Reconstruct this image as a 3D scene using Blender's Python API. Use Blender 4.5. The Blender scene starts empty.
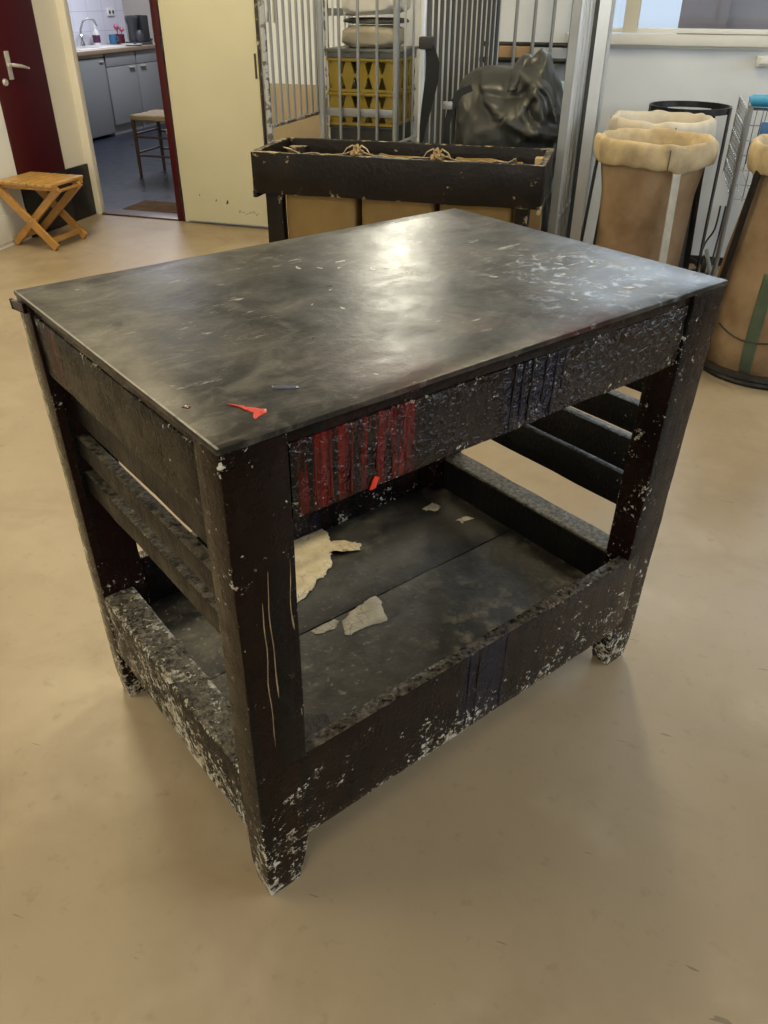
import bpy, bmesh, math, random
from mathutils import Vector, Matrix, noise
random.seed(7)
PI = math.pi
C = bpy.context.scene.collection

# ------------------------------------------------------------------ materials
def mat(name):
    m = bpy.data.materials.new(name); m.use_nodes = True
    nt = m.node_tree; nt.nodes.clear()
    return m, nt
def N(nt, t, **kw):
    n = nt.nodes.new(t)
    for k, v in kw.items(): setattr(n, k, v)
    return n
def setin(n, **kw):
    for k, v in kw.items():
        n.inputs[k.replace('_', ' ')].default_value = v
def link(nt, a, b): nt.links.new(a, b)
def rgb(c): return (c[0], c[1], c[2], 1)
def principled(nt):
    b = N(nt, 'ShaderNodeBsdfPrincipled'); o = N(nt, 'ShaderNodeOutputMaterial')
    link(nt, b.outputs[0], o.inputs[0]); return b
def coords(nt, scale=(1, 1, 1), loc=(0, 0, 0)):
    tc = N(nt, 'ShaderNodeTexCoord'); mp = N(nt, 'ShaderNodeMapping')
    mp.inputs['Scale'].default_value = scale; mp.inputs['Location'].default_value = loc
    link(nt, tc.outputs['Object'], mp.inputs[0]); return mp.outputs[0]
def noi(nt, vec, scale, detail=4, rough=.55, dist=0):
    n = N(nt, 'ShaderNodeTexNoise'); link(nt, vec, n.inputs['Vector'])
    setin(n, Scale=scale, Detail=detail, Roughness=rough, Distortion=dist); return n.outputs['Fac']
def ramp(nt, fac, a, b, va=0.0, vb=1.0):
    n = N(nt, 'ShaderNodeMapRange'); link(nt, fac, n.inputs[0])
    n.inputs[1].default_value = a; n.inputs[2].default_value = b
    n.inputs[3].default_value = va; n.inputs[4].default_value = vb; return n.outputs[0]
def mix(nt, fac, a, b):
    n = N(nt, 'ShaderNodeMix', data_type='RGBA')
    if isinstance(fac, (int, float)): n.inputs[0].default_value = fac
    else: link(nt, fac, n.inputs[0])
    for i, s in ((6, a), (7, b)):
        if isinstance(s, tuple): n.inputs[i].default_value = rgb(s)
        else: link(nt, s, n.inputs[i])
    return n.outputs[2]
def mth(nt, op, a, b=None):
    n = N(nt, 'ShaderNodeMath', operation=op)
    for i, s in ((0, a), (1, b)):
        if s is None: continue
        if isinstance(s, (int, float)): n.inputs[i].default_value = s
        else: link(nt, s, n.inputs[i])
    return n.outputs[0]
def bump(nt, bsdf, h, strength=.3, dist=.01):
    n = N(nt, 'ShaderNodeBump'); setin(n, Strength=strength, Distance=dist)
    link(nt, h, n.inputs['Height']); link(nt, n.outputs[0], bsdf.inputs['Normal'])
def simple(name, col, rough=.5, metal=0.0, var=.15, scale=8, bmp=0.0, bscale=60, spec=.5, stretch=(1, 1, 1), col2=None):
    """a colour that wanders a little, with an optional fine bump"""
    m, nt = mat(name); b = principled(nt); v = coords(nt, stretch)
    f = ramp(nt, noi(nt, v, scale, 5), .3, .7)
    dark = col2 if col2 else tuple(c * (1 - var * 2) for c in col)
    link(nt, mix(nt, f, dark, col), b.inputs['Base Color'])
    link(nt, ramp(nt, noi(nt, v, scale * 2.3, 3), .3, .7, max(rough - min(.08, var * .7), .05), min(rough + min(.08, var * .7), 1)), b.inputs['Roughness'])
    setin(b, Metallic=metal); b.inputs['Specular IOR Level'].default_value = spec
    if bmp: bump(nt, b, noi(nt, v, bscale, 6), bmp, .01)
    return m
def emit(name, col, s):
    m, nt = mat(name); e = N(nt, 'ShaderNodeEmission'); o = N(nt, 'ShaderNodeOutputMaterial')
    setin(e, Color=rgb(col), Strength=s); link(nt, e.outputs[0], o.inputs[0]); return m
def sep(nt, vec):
    n = N(nt, 'ShaderNodeSeparateXYZ'); link(nt, vec, n.inputs[0]); return n.outputs
def band(nt, v, a, b, soft):
    return mth(nt, 'MULTIPLY', ramp(nt, v, a - soft, a + soft), ramp(nt, v, b - soft, b + soft, 1, 0))

TW, TD, TH = 1.0526, .7389, .95

def paint_wood(name, base=(.0100, .0038, .0029), fleck=.5, sparkle=.6, red=None, blue=None, palewear=False, footwear=False, rough=.26, topdust=False, spec=.22, lumps=130):
    """old black-brown gloss paint: thick drips, chips down to pale primer"""
    m, nt = mat(name); b = principled(nt); v = coords(nt)
    xyz = sep(nt, v)
    n1 = noi(nt, v, 7, 5); col = mix(nt, ramp(nt, n1, .35, .65), tuple(c * .4 for c in base), base)
    drip = noi(nt, coords(nt, (34, 34, 1.6)), 1.0, 2, .5)
    col = mix(nt, ramp(nt, drip, .54, .60), col, (.0035, .003, .003))
    if red:
        for (ax, a, c, z0) in red:
            streak = noi(nt, coords(nt, (62, 62, .8)), 1.0, 2)
            msk = mth(nt, 'MULTIPLY', band(nt, xyz[ax], a, c, .010), ramp(nt, streak, .40, .46))
            msk = mth(nt, 'MULTIPLY', msk, ramp(nt, xyz[2], z0 - .02, z0 + .02))
            col = mix(nt, msk, col, mix(nt, ramp(nt, noi(nt, coords(nt, (90, 90, 1.5), (5, 1, 2)), 1.0, 2), .40, .58), (.014, .002, .002), (.095, .005, .004)))
    if blue:
        for (ax, a, c) in blue:
            msk = mth(nt, 'MULTIPLY', band(nt, xyz[ax], a, c, .006), ramp(nt, noi(nt, coords(nt, (55, 55, .6)), 1.0, 2), .44, .50))
            col = mix(nt, msk, col, (.008, .007, .016))
    # chips and painted apron glints: flecks of several sizes gathered in patches
    patch = ramp(nt, noi(nt, v, 4.6, 4, .6), .44, .64)
    fine = mth(nt, 'ADD', mth(nt, 'MULTIPLY', noi(nt, v, 120, 4, .7), .62), mth(nt, 'MULTIPLY', noi(nt, v, 34, 4, .6), .38))
    thr = .655 - .075 * fleck
    pg = N(nt, 'ShaderNodeNewGeometry'); edge = ramp(nt, pg.outputs['Pointiness'], .515, .60, 0, .13)
    fine = mth(nt, 'ADD', fine, edge)
    if footwear:
        fine = mth(nt, 'ADD', fine, ramp(nt, xyz[2], .02, .36, .125, 0.0))
    fine = mth(nt, 'ADD', fine, ramp(nt, patch, 0, 1, -.05, .03))
    fl = ramp(nt, fine, thr, thr + .025)
    col = mix(nt, fl, col, mix(nt, ramp(nt, noi(nt, v, 30, 2), .4, .6), (.26, .22, .14), (.52, .50, .43)))
    if topdust:
        geo = N(nt, 'ShaderNodeNewGeometry'); up = sep(nt, geo.outputs['Normal'])[2]
        d = mth(nt, 'MULTIPLY', ramp(nt, up, .35, .8), ramp(nt, noi(nt, v, 90, 6, .75), .40, .62))
        d = mth(nt, 'MULTIPLY', d, ramp(nt, noi(nt, v, 9, 4, .6), .30, .62, .45, 1))
        col = mix(nt, d, col, (.155, .135, .10))
    if palewear:
        w = mth(nt, 'ADD', xyz[1], mth(nt, 'MULTIPLY', noi(nt, v, 26, 4), .03))
        w = mth(nt, 'ADD', w, mth(nt, 'MULTIPLY', ramp(nt, xyz[2], 0, .95, .0285, 0.0), 1.0))
        msk = ramp(nt, w, TD - .010, TD - .002)
        col = mix(nt, msk, col, mix(nt, ramp(nt, noi(nt, v, 40, 4), .4, .6), (.09, .095, .055), (.34, .32, .22)))
    link(nt, col, b.inputs['Base Color']); b.inputs['Specular IOR Level'].default_value = spec
    link(nt, ramp(nt, noi(nt, v, 24, 4), .3, .7, rough - .12, rough + .10), b.inputs['Roughness'])
    vo = N(nt, 'ShaderNodeTexNoise'); link(nt, v, vo.inputs['Vector']); setin(vo, Scale=float(lumps), Detail=3.0, Roughness=.55, Distortion=.4)
    lump = mth(nt, 'MULTIPLY', ramp(nt, vo.outputs['Fac'], .46, .70), ramp(nt, noi(nt, v, 10, 3), .36, .6, .25, 1))
    h = mth(nt, 'ADD', mth(nt, 'MULTIPLY', lump, sparkle), mth(nt, 'ADD', mth(nt, 'MULTIPLY', ramp(nt, drip, .48, .6), .10), mth(nt, 'MULTIPLY', fl, .3)))
    bump(nt, b, h, .6, .006)
    return m

M = {}
M['frame'] = paint_wood('table_paint', footwear=True, fleck=.45, sparkle=.15, spec=.17)
M['legpale'] = paint_wood('table_paint_edge_worn', footwear=True, fleck=.35, palewear=True, sparkle=.15, spec=.15)
M['apron'] = paint_wood('table_paint_front', fleck=.75, sparkle=1.25, red=[(0, .115, .315, .80)], blue=[(0, .49, .62)], rough=.16, spec=.30, lumps=85)  # extra pale flecks here paint in the glints of the gloss
M['apron_side'] = paint_wood('table_paint_side', base=(.0045, .0036, .0022), spec=.12, fleck=.75, sparkle=.35, red=[(1, .575, .615, .80)], rough=.28)
M['rail_front'] = paint_wood('table_paint_rail', base=(.0125, .0055, .004), footwear=True, fleck=.42, blue=[(0, .46, .60)], sparkle=.25, topdust=True)
M['rail_side'] = paint_wood('table_paint_rail_chipped', base=(.011, .0085, .006), footwear=True, fleck=1.3, sparkle=.7, topdust=True, rough=.42)
M['runner'] = paint_wood('table_paint_runner', base=(.006, .005, .004), fleck=-.3, topdust=True, rough=.4, sparkle=.3)

def tabletop_mat():
    m, nt = mat('worn_black_top'); b = principled(nt); v = coords(nt)
    n1 = noi(nt, v, 3.2, 6, .6, .6); n2 = noi(nt, v, 11, 6, .65, .8)
    col = mix(nt, ramp(nt, n1, .40, .64), (.0055, .0052, .005), (.034, .031, .026))
    col = mix(nt, mth(nt, 'MULTIPLY', ramp(nt, n2, .50, .70), .75), col, (.100, .092, .078))
    fs = mth(nt, 'MULTIPLY', ramp(nt, noi(nt, coords(nt, (20, 46, 20)), 1.0, 7, .75, .8), .50, .66), ramp(nt, n1, .40, .58, .15, .75))
    col = mix(nt, fs, col, (.115, .106, .092))
    # maroon tint near the front edge
    xyz = sep(nt, v)
    mar = mth(nt, 'MULTIPLY', ramp(nt, noi(nt, v, 9, 3), .5, .68), mth(nt, 'MULTIPLY', band(nt, xyz[0], .25, .75, .08), ramp(nt, xyz[1], .05, .24, .8, 0)))
    col = mix(nt, mar, col, (.045, .010, .012))
    vs = coords(nt, (9, 30, 9))
    sc = mth(nt, 'MULTIPLY', ramp(nt, noi(nt, vs, 1.6, 6, .7), .60, .67), ramp(nt, noi(nt, v, 4.2, 2), .48, .60))
    col = mix(nt, mth(nt, 'MULTIPLY', sc, .85), col, (.38, .37, .34))
    # pale chalky scuffs near the right hand corner, window's bluish reflection painted in
    dx = mth(nt, 'SUBTRACT', xyz[0], .86); dy = mth(nt, 'SUBTRACT', xyz[1], .19)
    d = mth(nt, 'SQRT', mth(nt, 'ADD', mth(nt, 'MULTIPLY', dx, dx), mth(nt, 'MULTIPLY', mth(nt, 'MULTIPLY', dy, dy), .8)))
    pat = mth(nt, 'MULTIPLY', ramp(nt, d, .06, .22, 1, 0), ramp(nt, noi(nt, v, 34, 5, .65, .7), .54, .66))
    col = mix(nt, mth(nt, 'MULTIPLY', pat, .9), col, (.40, .45, .54))
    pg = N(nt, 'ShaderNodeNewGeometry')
    ed = mth(nt, 'MULTIPLY', mth(nt, 'MULTIPLY', ramp(nt, xyz[0], .0022, .0042, 1, 0), ramp(nt, sep(nt, pg.outputs['Normal'])[2], .3, .8)), ramp(nt, n2, .34, .5))  # pale worn edge, painted as the bright highlight along the left side
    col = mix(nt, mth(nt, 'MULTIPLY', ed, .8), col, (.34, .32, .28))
    link(nt, col, b.inputs['Base Color'])
    link(nt, ramp(nt, n2, .3, .75, .27, .42), b.inputs['Roughness']); link(nt, ramp(nt, noi(nt, v, 6, 6, .65, .5), .36, .66, .22, .05), b.inputs['Specular IOR Level'])
    h = mth(nt, 'ADD', mth(nt, 'MULTIPLY', noi(nt, v, 16, 4), .22), mth(nt, 'MULTIPLY', noi(nt, v, 70, 5, .65), .4))
    bump(nt, b, h, .12, .01)
    return m
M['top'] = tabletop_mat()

def shelf_mat():
    m, nt = mat('stained_shelf'); b = principled(nt); v = coords(nt)
    n1 = noi(nt, v, 5, 6, .6, .5); n2 = noi(nt, v, 22, 6, .65)
    col = mix(nt, ramp(nt, n1, .38, .66), (.006, .0055, .0055), (.030, .026, .020))
    col = mix(nt, mth(nt, 'MULTIPLY', mth(nt, 'MULTIPLY', ramp(nt, n2, .50, .66), ramp(nt, noi(nt, v, 3.4, 3), .42, .62)), .8), col, (.165, .15, .11))
    xyz = sep(nt, v)
    fl = mth(nt, 'MULTIPLY', ramp(nt, noi(nt, v, 60, 4, .6), .60, .66), ramp(nt, xyz[0], .1, .5, .8, .1))
    col = mix(nt, fl, col, (.23, .21, .165))
    link(nt, col, b.inputs['Base Color'])
    link(nt, ramp(nt, n2, .3, .7, .38, .68), b.inputs['Roughness'])
    bump(nt, b, n2, .35, .01); return m
M['shelf'] = shelf_mat()

def floor_mat():
    m, nt = mat('floor_screed'); b = principled(nt); v = coords(nt)
    n1 = noi(nt, v, .9, 5, .55, .4); n2 = noi(nt, v, 3.4, 6, .65, .6); n3 = noi(nt, v, 26, 4, .6)
    col = mix(nt, ramp(nt, n1, .35, .68), (.265, .204, .128), (.350, .278, .188))
    col = mix(nt, mth(nt, 'MULTIPLY', ramp(nt, n2, .50, .72), .45), col, (.205, .150, .090))
    col = mix(nt, mth(nt, 'MULTIPLY', ramp(nt, noi(nt, v, 2.1, 4, .6), .56, .66), .30), col, (.42, .345, .25))
    col = mix(nt, mth(nt, 'MULTIPLY', ramp(nt, n3, .60, .74), .35), col, (.155, .118, .08))
    # scuffs and specks
    sp = mth(nt, 'MULTIPLY', ramp(nt, noi(nt, v, 70, 3, .6), .735, .76), ramp(nt, noi(nt, v, 2.5, 2), .5, .6))
    col = mix(nt, sp, col, (.06, .045, .03))
    vs = coords(nt, (3, 24, 1), (3.1, 1.7, 0))
    st = mth(nt, 'MULTIPLY', ramp(nt, noi(nt, vs, 2.2, 2, .5, .3), .742, .755), .6)
    col = mix(nt, st, col, (.10, .075, .05))
    link(nt, col, b.inputs['Base Color'])
    link(nt, ramp(nt, n2, .3, .7, .30, .46), b.inputs['Roughness'])
    bump(nt, b, mth(nt, 'ADD', n2, mth(nt, 'MULTIPLY', n3, .3)), .06, .01); return m
M['floor'] = floor_mat()

def chipped(name, base, chip, amt=.62, scale=26, rough=.4, metal=0.0, edge=False):
    m, nt = mat(name); b = principled(nt); v = coords(nt)
    f = mth(nt, 'ADD', noi(nt, v, scale, 5, .65), mth(nt, 'MULTIPLY', noi(nt, v, 3, 2), .25))
    if edge:
        g = N(nt, 'ShaderNodeNewGeometry'); b.inputs['Specular IOR Level'].default_value = .25
        f = mth(nt, 'ADD', f, ramp(nt, g.outputs['Pointiness'], .51, .58, 0, .16)); f = mth(nt, 'ADD', f, ramp(nt, sep(nt, g.outputs['Normal'])[2], .4, .9, 0, .09))
    f = ramp(nt, f, amt + .10, amt + .15)
    c0 = mix(nt, ramp(nt, noi(nt, v, 6, 4), .35, .65), tuple(x * .55 for x in base), base)
    link(nt, mix(nt, f, c0, chip), b.inputs['Base Color'])
    link(nt, ramp(nt, noi(nt, v, 14, 4), .3, .7, rough - .1, rough + .15), b.inputs['Roughness'])
    setin(b, Metallic=metal); bump(nt, b, noi(nt, v, 60, 5), .25, .01); return m

M['bin_wood'] = chipped('bin_dark_paint', (.010, .0065, .004), (.30, .24, .14), .725, 24, .38, edge=True)
M['wood_pale'] = simple('pale_leg_wood', (.55, .40, .20), .5, var=.12, stretch=(8, 8, 1))
M['canvas'] = simple('tan_canvas', (.34, .235, .12), .85, var=.13, scale=5, bmp=.35, bscale=240, spec=.2)
M['canvas_light'] = simple('pale_canvas', (.50, .395, .24), .85, var=.22, scale=12, bmp=.18, bscale=160, spec=.2)
M['canvas_grey'] = simple('greyish_canvas', (.60, .54, .44), .85, var=.14, scale=9, bmp=.18, bscale=160, spec=.2)
M['canvas_brown'] = simple('brown_canvas', (.33, .235, .145), .85, var=.2, scale=4.5, bmp=.4, bscale=200, spec=.2, col2=(.15, .092, .05))
M['canvas_bin'] = simple('bin_canvas', (.26, .17, .065), .8, var=.15, scale=5, bmp=.3, bscale=200, spec=.2)
M['galv'] = simple('galvanised_steel', (.62, .64, .66), .34, metal=.5, var=.08, scale=3, bmp=.08, bscale=120)
M['galv_dull'] = simple('dull_galvanised_steel', (.33, .34, .34), .42, metal=.6, var=.1, scale=3, bmp=.1, bscale=90)
M['galv_dark'] = simple('shadowy_steel', (.085, .088, .09), .45, metal=.5, var=.1, scale=3)  # dark copy of galv; its bars stand in for dark gaps
M['galv_rust'] = chipped('tarnished_steel', (.16, .14, .12), (.40, .40, .38), .50, 22, .5, .5)
M['steel_dark'] = simple('dark_steel', (.055, .055, .055), .38, metal=.7, var=.25, scale=22)
M['steel_strip'] = simple('bare_steel_strip', (.50, .47, .40), .45, metal=.5, var=.15, scale=20)
M['rubber'] = simple('black_rubber', (.02, .02, .02), .6)
M['crate'] = simple('yellow_plastic', (.31, .215, .014), .42, var=.12, scale=9)
M['crate_grey'] = simple('grey_plastic', (.13, .14, .13), .45)
M['crate_dark'] = simple('charcoal_plastic', (.03, .032, .03), .45)
M['bag'] = simple('dark_tarpaulin', (.034, .035, .031), .38, var=.12, scale=6, bmp=.1, bscale=40, spec=.45)
M['strap'] = simple('black_webbing', (.010, .011, .012), .5, spec=.25)
M['white_cloth'] = simple('white_sheet', (.62, .61, .58), .8, var=.06)
M['beige_cloth'] = simple('beige_blanket', (.42, .37, .28), .85, var=.1, bmp=.3, bscale=80)
M['cardboard'] = simple('cardboard', (.42, .27, .14), .75, var=.1)
M['brown_board'] = simple('brown_fibreboard', (.36, .28, .17), .7, var=.12, scale=5)
M['pale_blue'] = simple('pale_blue_plastic', (.38, .60, .66), .4, var=.06)
M['cyan'] = simple('sky_blue_plastic', (.035, .28, .52), .38, var=.06)
M['navy'] = simple('blue_plastic', (.03, .13, .32), .4, var=.08)
M['chrome'] = simple('chrome', (.66, .67, .68), .2, metal=1, var=.05)
M['stool'] = simple('varnished_pine', (.50, .285, .085), .40, var=.14, scale=3, stretch=(3, 3, 14), bmp=.05)
M['stool_leg'] = simple('varnished_beech', (.47, .245, .065), .38, var=.14, scale=3, stretch=(6, 6, 6), bmp=.05)
M['cream'] = simple('cream_paint', (.56, .535, .39), .38, var=.035, scale=2.5, bmp=.02)
M['cream_wall'] = simple('pale_cream_wall', (.76, .72, .62), .5, var=.04, scale=2.5)
M['wall_white'] = simple('white_wall', (.66, .66, .63), .6, var=.035, scale=3, bmp=.05, bscale=30)
M['wall_back'] = simple('grey_white_wall', (.69, .725, .78), .5, var=.045, scale=3.2, bmp=.06, bscale=30)
M['wall_dark'] = simple('brown_grey_wall', (.16, .14, .12), .6, var=.04)
M['frame_white'] = simple('white_window_paint', (.68, .68, .66), .35, var=.03)
M['frame_cream'] = simple('cream_mullion_paint', (.58, .55, .45), .4, var=.03)
M['red'] = simple('oxblood_paint', (.052, .0025, .006), .34, var=.03, scale=4, spec=.35)
M['black_kick'] = simple('black_kickboard', (.008, .008, .009), .4)
M['brown_trim'] = chipped('peeling_brown_trim', (.07, .045, .025), (.55, .50, .40), .60, 18, .55)
M['silver'] = simple('satin_aluminium', (.72, .70, .66), .3, metal=.6, var=.04)
M['ceiling'] = simple('ceiling_paint', (.70, .68, .62), .8, var=.02)
M['kit_floor'] = simple('blue_lino', (.014, .018, .030), .3, var=.05, scale=3)
M['kit_front'] = simple('grey_cabinet_front', (.23, .235, .235), .3, var=.01)
M['kit_fridge'] = simple('grey_appliance_front', (.19, .20, .20), .4, var=.01)
M['kit_top'] = simple('worktop_laminate', (.46, .40, .31), .4, var=.06)
M['kit_edge'] = simple('worktop_edge', (.25, .17, .11), .45, var=.08)
M['kit_wall'] = simple('kitchen_plaster', (.42, .38, .34), .55, var=.05)
M['plastic_white'] = simple('white_plastic', (.72, .72, .70), .4, var=.03)
M['purple'] = simple('purple_label', (.10, .02, .06), .4)
M['pink'] = simple('pink_plastic', (.60, .16, .24), .4, var=.1)
M['maroon'] = simple('maroon_ceramic', (.14, .03, .04), .3)
M['blue_mug'] = simple('blue_ceramic', (.06, .22, .42), .3)
M['machine'] = simple('dark_grey_plastic', (.05, .05, .055), .4)
M['chair_wood'] = simple('dark_chair_wood', (.085, .045, .022), .45, var=.2, stretch=(6, 6, 1))
M['rush'] = simple('woven_rush', (.40, .29, .15), .8, var=.2, scale=4, stretch=(2, 30, 2), bmp=.5, bscale=30)
M['mat'] = simple('coir_mat', (.115, .065, .030), .9, var=.2, bmp=.6, bscale=200, spec=.1)
M['mauve'] = simple('mauve_panel', (.185, .140, .130), .6, var=.04)
M['mauve2'] = simple('mauve_panel_light', (.29, .235, .22), .6, var=.04)
M['ground_out'] = simple('pale_paving', (.62, .64, .68), .8, var=.05)
M['paint_red'] = simple('bright_red_paint', (.62, .035, .015), .3, var=.08, scale=60)
M['paint_blue'] = simple('blue_paint_mark', (.012, .02, .085), .35, var=.2, scale=60)
M['paint_tar'] = simple('black_glossy_paint', (.006, .006, .008), .16, bmp=.9, bscale=90)
M['paint_white'] = simple('white_paint_fleck', (.55, .54, .50), .5, var=.1)
M['drip_cream'] = simple('cream_paint_run', (.30, .22, .13), .4, var=.25, scale=40)
M['drip_red'] = simple('dark_red_paint_run', (.070, .004, .0035), .16, var=.25, scale=30, bmp=.3, bscale=60)
M['drip_blue'] = simple('blue_black_paint_run', (.008, .008, .016), .22, var=.1)
M['green_stripe'] = simple('dark_green_webbing', (.085, .115, .075), .8, var=.15, bmp=.4, bscale=150, spec=.2)
M['cord'] = simple('dark_cord', (.03, .022, .016), .7)

def patch_mat(name, a, bcol, dark):
    m, nt = mat(name); b = principled(nt); v = coords(nt)
    vo = N(nt, 'ShaderNodeTexVoronoi', feature='DISTANCE_TO_EDGE'); link(nt, v, vo.inputs['Vector']); setin(vo, Scale=42)
    c = mix(nt, ramp(nt, noi(nt, v, 25, 5), .35, .65), a, bcol)
    cr = mth(nt, 'MULTIPLY', ramp(nt, vo.outputs['Distance'], .0, .035, 1, 0), ramp(nt, noi(nt, v, 16, 2), .45, .55))
    link(nt, mix(nt, cr, c, dark), b.inputs['Base Color']); setin(b, Roughness=.6)
    bump(nt, b, noi(nt, v, 70, 5), .6, .01); return m
M['peel_cream'] = patch_mat('peeled_cream', (.66, .52, .29), (.86, .74, .50), (.26, .18, .08))
M['peel_grey'] = patch_mat('peeled_greyish', (.30, .265, .19), (.50, .45, .36), (.12, .10, .07))

def tile_mat():
    m, nt = mat('white_tiles'); b = principled(nt)
    tc = N(nt, 'ShaderNodeTexCoord'); x = sep(nt, tc.outputs['Object'])
    cb = N(nt, 'ShaderNodeCombineXYZ'); link(nt, x[1], cb.inputs[0]); link(nt, x[2], cb.inputs[1])
    br = N(nt, 'ShaderNodeTexBrick', offset=0.0, squash=1.0); link(nt, cb.outputs[0], br.inputs['Vector'])
    setin(br, Scale=1.0, Mortar_Size=.004, Brick_Width=.3, Row_Height=.2)
    br.inputs['Color1'].default_value = (.66, .67, .74, 1); br.inputs['Color2'].default_value = (.63, .64, .72, 1); br.inputs['Mortar'].default_value = (.50, .50, .55, 1)
    link(nt, br.outputs['Color'], b.inputs['Base Color']); setin(b, Roughness=.25); return m
M['tile'] = tile_mat()

def glass_mat():
    m, nt = mat('window_glass'); o = N(nt, 'ShaderNodeOutputMaterial'); mx = N(nt, 'ShaderNodeMixShader')
    t = N(nt, 'ShaderNodeBsdfTransparent'); g = N(nt, 'ShaderNodeBsdfGlossy'); f = N(nt, 'ShaderNodeFresnel')
    t.inputs[0].default_value = (.93, .95, .96, 1); setin(g, Roughness=.02); setin(f, IOR=1.5)
    link(nt, f.outputs[0], mx.inputs[0]); link(nt, t.outputs[0], mx.inputs[1]); link(nt, g.outputs[0], mx.inputs[2]); link(nt, mx.outputs[0], o.inputs[0]); return m
M['glass'] = glass_mat()

# ------------------------------------------------------------------ mesh helpers
def new(): return bmesh.new()
def add_box(bm, x0, x1, y0, y1, z0, z1, bev=0.0, seg=2, rot=None, piv=None):
    r = bmesh.ops.create_cube(bm, size=1.0); vs = r['verts']
    for v in vs:
        v.co = Vector(((x0 + x1) / 2 + v.co.x * (x1 - x0), (y0 + y1) / 2 + v.co.y * (y1 - y0), (z0 + z1) / 2 + v.co.z * (z1 - z0)))
    out = vs
    if bev:
        es = list({e for v in vs for e in v.link_edges})
        rr = bmesh.ops.bevel(bm, geom=es, offset=bev, segments=seg, profile=.6, affect='EDGES')
        out = list({v for f in rr['faces'] for v in f.verts})
    if rot is not None:
        p = Vector(piv)
        for v in out: v.co = rot @ (v.co - p) + p
    return out
def worn(bm, amp=.0015, cut=.045, seed=0, sc=9):
    """subdivide long edges and let noise wear the faces"""
    for _ in range(4):
        es = [e for e in bm.edges if e.calc_length() > cut * 2]
        if not es: break
        bmesh.ops.subdivide_edges(bm, edges=es, cuts=1, use_grid_fill=True)
    bmesh.ops.triangulate(bm, faces=[f for f in bm.faces if len(f.verts) > 4])
    bm.normal_update()
    off = Vector((seed * 3.7, seed * 1.3, seed * 5.1))
    nv = [(v, v.normal.copy()) for v in bm.verts]
    for v, n in nv:
        v.co += n * (noise.noise(v.co * sc + off) * amp + noise.noise(v.co * sc * 4 + off) * amp * .6)
def frame_of(t):
    t = t.normalized(); a = Vector((0, 0, 1)) if abs(t.z) < .9 else Vector((1, 0, 0))
    x = t.cross(a).normalized(); return x, t.cross(x).normalized()
def add_tube(bm, pts, r, n=8, cap=True, flat=1.0, closed=False):
    pts = [Vector(p) for p in pts]; m = len(pts); rings = []
    px = None
    for i, p in enumerate(pts):
        a = pts[(i - 1) % m] if (closed or i > 0) else p; b = pts[(i + 1) % m] if (closed or i < m - 1) else p
        t = (b - a)
        x, y = frame_of(t)
        if px is not None:
            x = (px - t.normalized() * px.dot(t.normalized())).normalized(); y = t.normalized().cross(x)
        px = x
        rr = r[i] if isinstance(r, (list, tuple)) else r
        rings.append([bm.verts.new(p + (x * math.cos(2 * PI * k / n) + y * math.sin(2 * PI * k / n) * flat) * rr) for k in range(n)])
    for i in range(m if closed else m - 1):
        A, B = rings[i], rings[(i + 1) % m]
        for k in range(n): bm.faces.new((A[k], A[(k + 1) % n], B[(k + 1) % n], B[k]))
    if cap and not closed:
        bm.faces.new(list(reversed(rings[0]))); bm.faces.new(rings[-1])
def add_bar(bm, p, q, w, d, wdir, bev=.003):
    """a rectangular bar from p to q, w wide along wdir, d thick"""
    p, q, wd = Vector(p), Vector(q), Vector(wdir)
    t = (q - p).normalized(); wd = (wd - t * wd.dot(t)).normalized(); dd = t.cross(wd)
    r = bmesh.ops.create_cube(bm, size=1.0); vs = r['verts']; L = (q - p).length
    for v in vs:
        c = v.co.copy(); v.co = (p + q) / 2 + t * c.z * L + wd * c.x * w + dd * c.y * d
    if bev:
        bmesh.ops.bevel(bm, geom=list({e for v in vs for e in v.link_edges}), offset=bev, segments=2, affect='EDGES')
def add_lathe(bm, prof, n=32, c=(0, 0, 0), fn=None, close=True):
    rings = []
    for j, (r, z) in enumerate(prof):
        ring = []
        for k in range(n):
            a = 2 * PI * k / n; rr, zz = (fn(a, r, z, j) if fn else (r, z))
            ring.append(bm.verts.new((c[0] + rr * math.cos(a), c[1] + rr * math.sin(a), c[2] + zz)))
        rings.append(ring)
    for A, B in zip(rings, rings[1:]):
        for k in range(n): bm.faces.new((A[k], A[(k + 1) % n], B[(k + 1) % n], B[k]))
    if close:
        if prof[0][0] > 1e-4: bm.faces.new(list(reversed(rings[0])))
        if prof[-1][0] > 1e-4: bm.faces.new(rings[-1])
def add_blob(bm, outline, z, h, n_in=3):
    """a thin raised patch from a closed outline"""
    cx = sum(p[0] for p in outline) / len(outline); cy = sum(p[1] for p in outline) / len(outline)
    rings = []
    for s, zz in ((1.0, 0), (.97, h * .8), (.80, h), (.45, h)):
        rings.append([bm.verts.new((cx + (x - cx) * s, cy + (y - cy) * s, z + zz)) for x, y in outline])
    n = len(outline)
    for A, B in zip(rings, rings[1:]):
        for k in range(n): bm.faces.new((A[k], A[(k + 1) % n], B[(k + 1) % n], B[k]))
    bm.faces.new(rings[-1])
def ragged(pts, sub=5, amp=.006, seed=0):
    out = []; n = len(pts)
    for i in range(n):
        a, b = Vector((*pts[i], 0)), Vector((*pts[(i + 1) % n], 0))
        for k in range(sub):
            p = a.lerp(b, k / sub)
            d = noise.noise_vector(p * 40 + Vector((seed, seed * 2.1, 0))) + noise.noise_vector(p * 130 + Vector((seed * 3, 5, 0))) * .5
            out.append((p.x + d.x * amp, p.y + d.y * amp))
    return out

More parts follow.
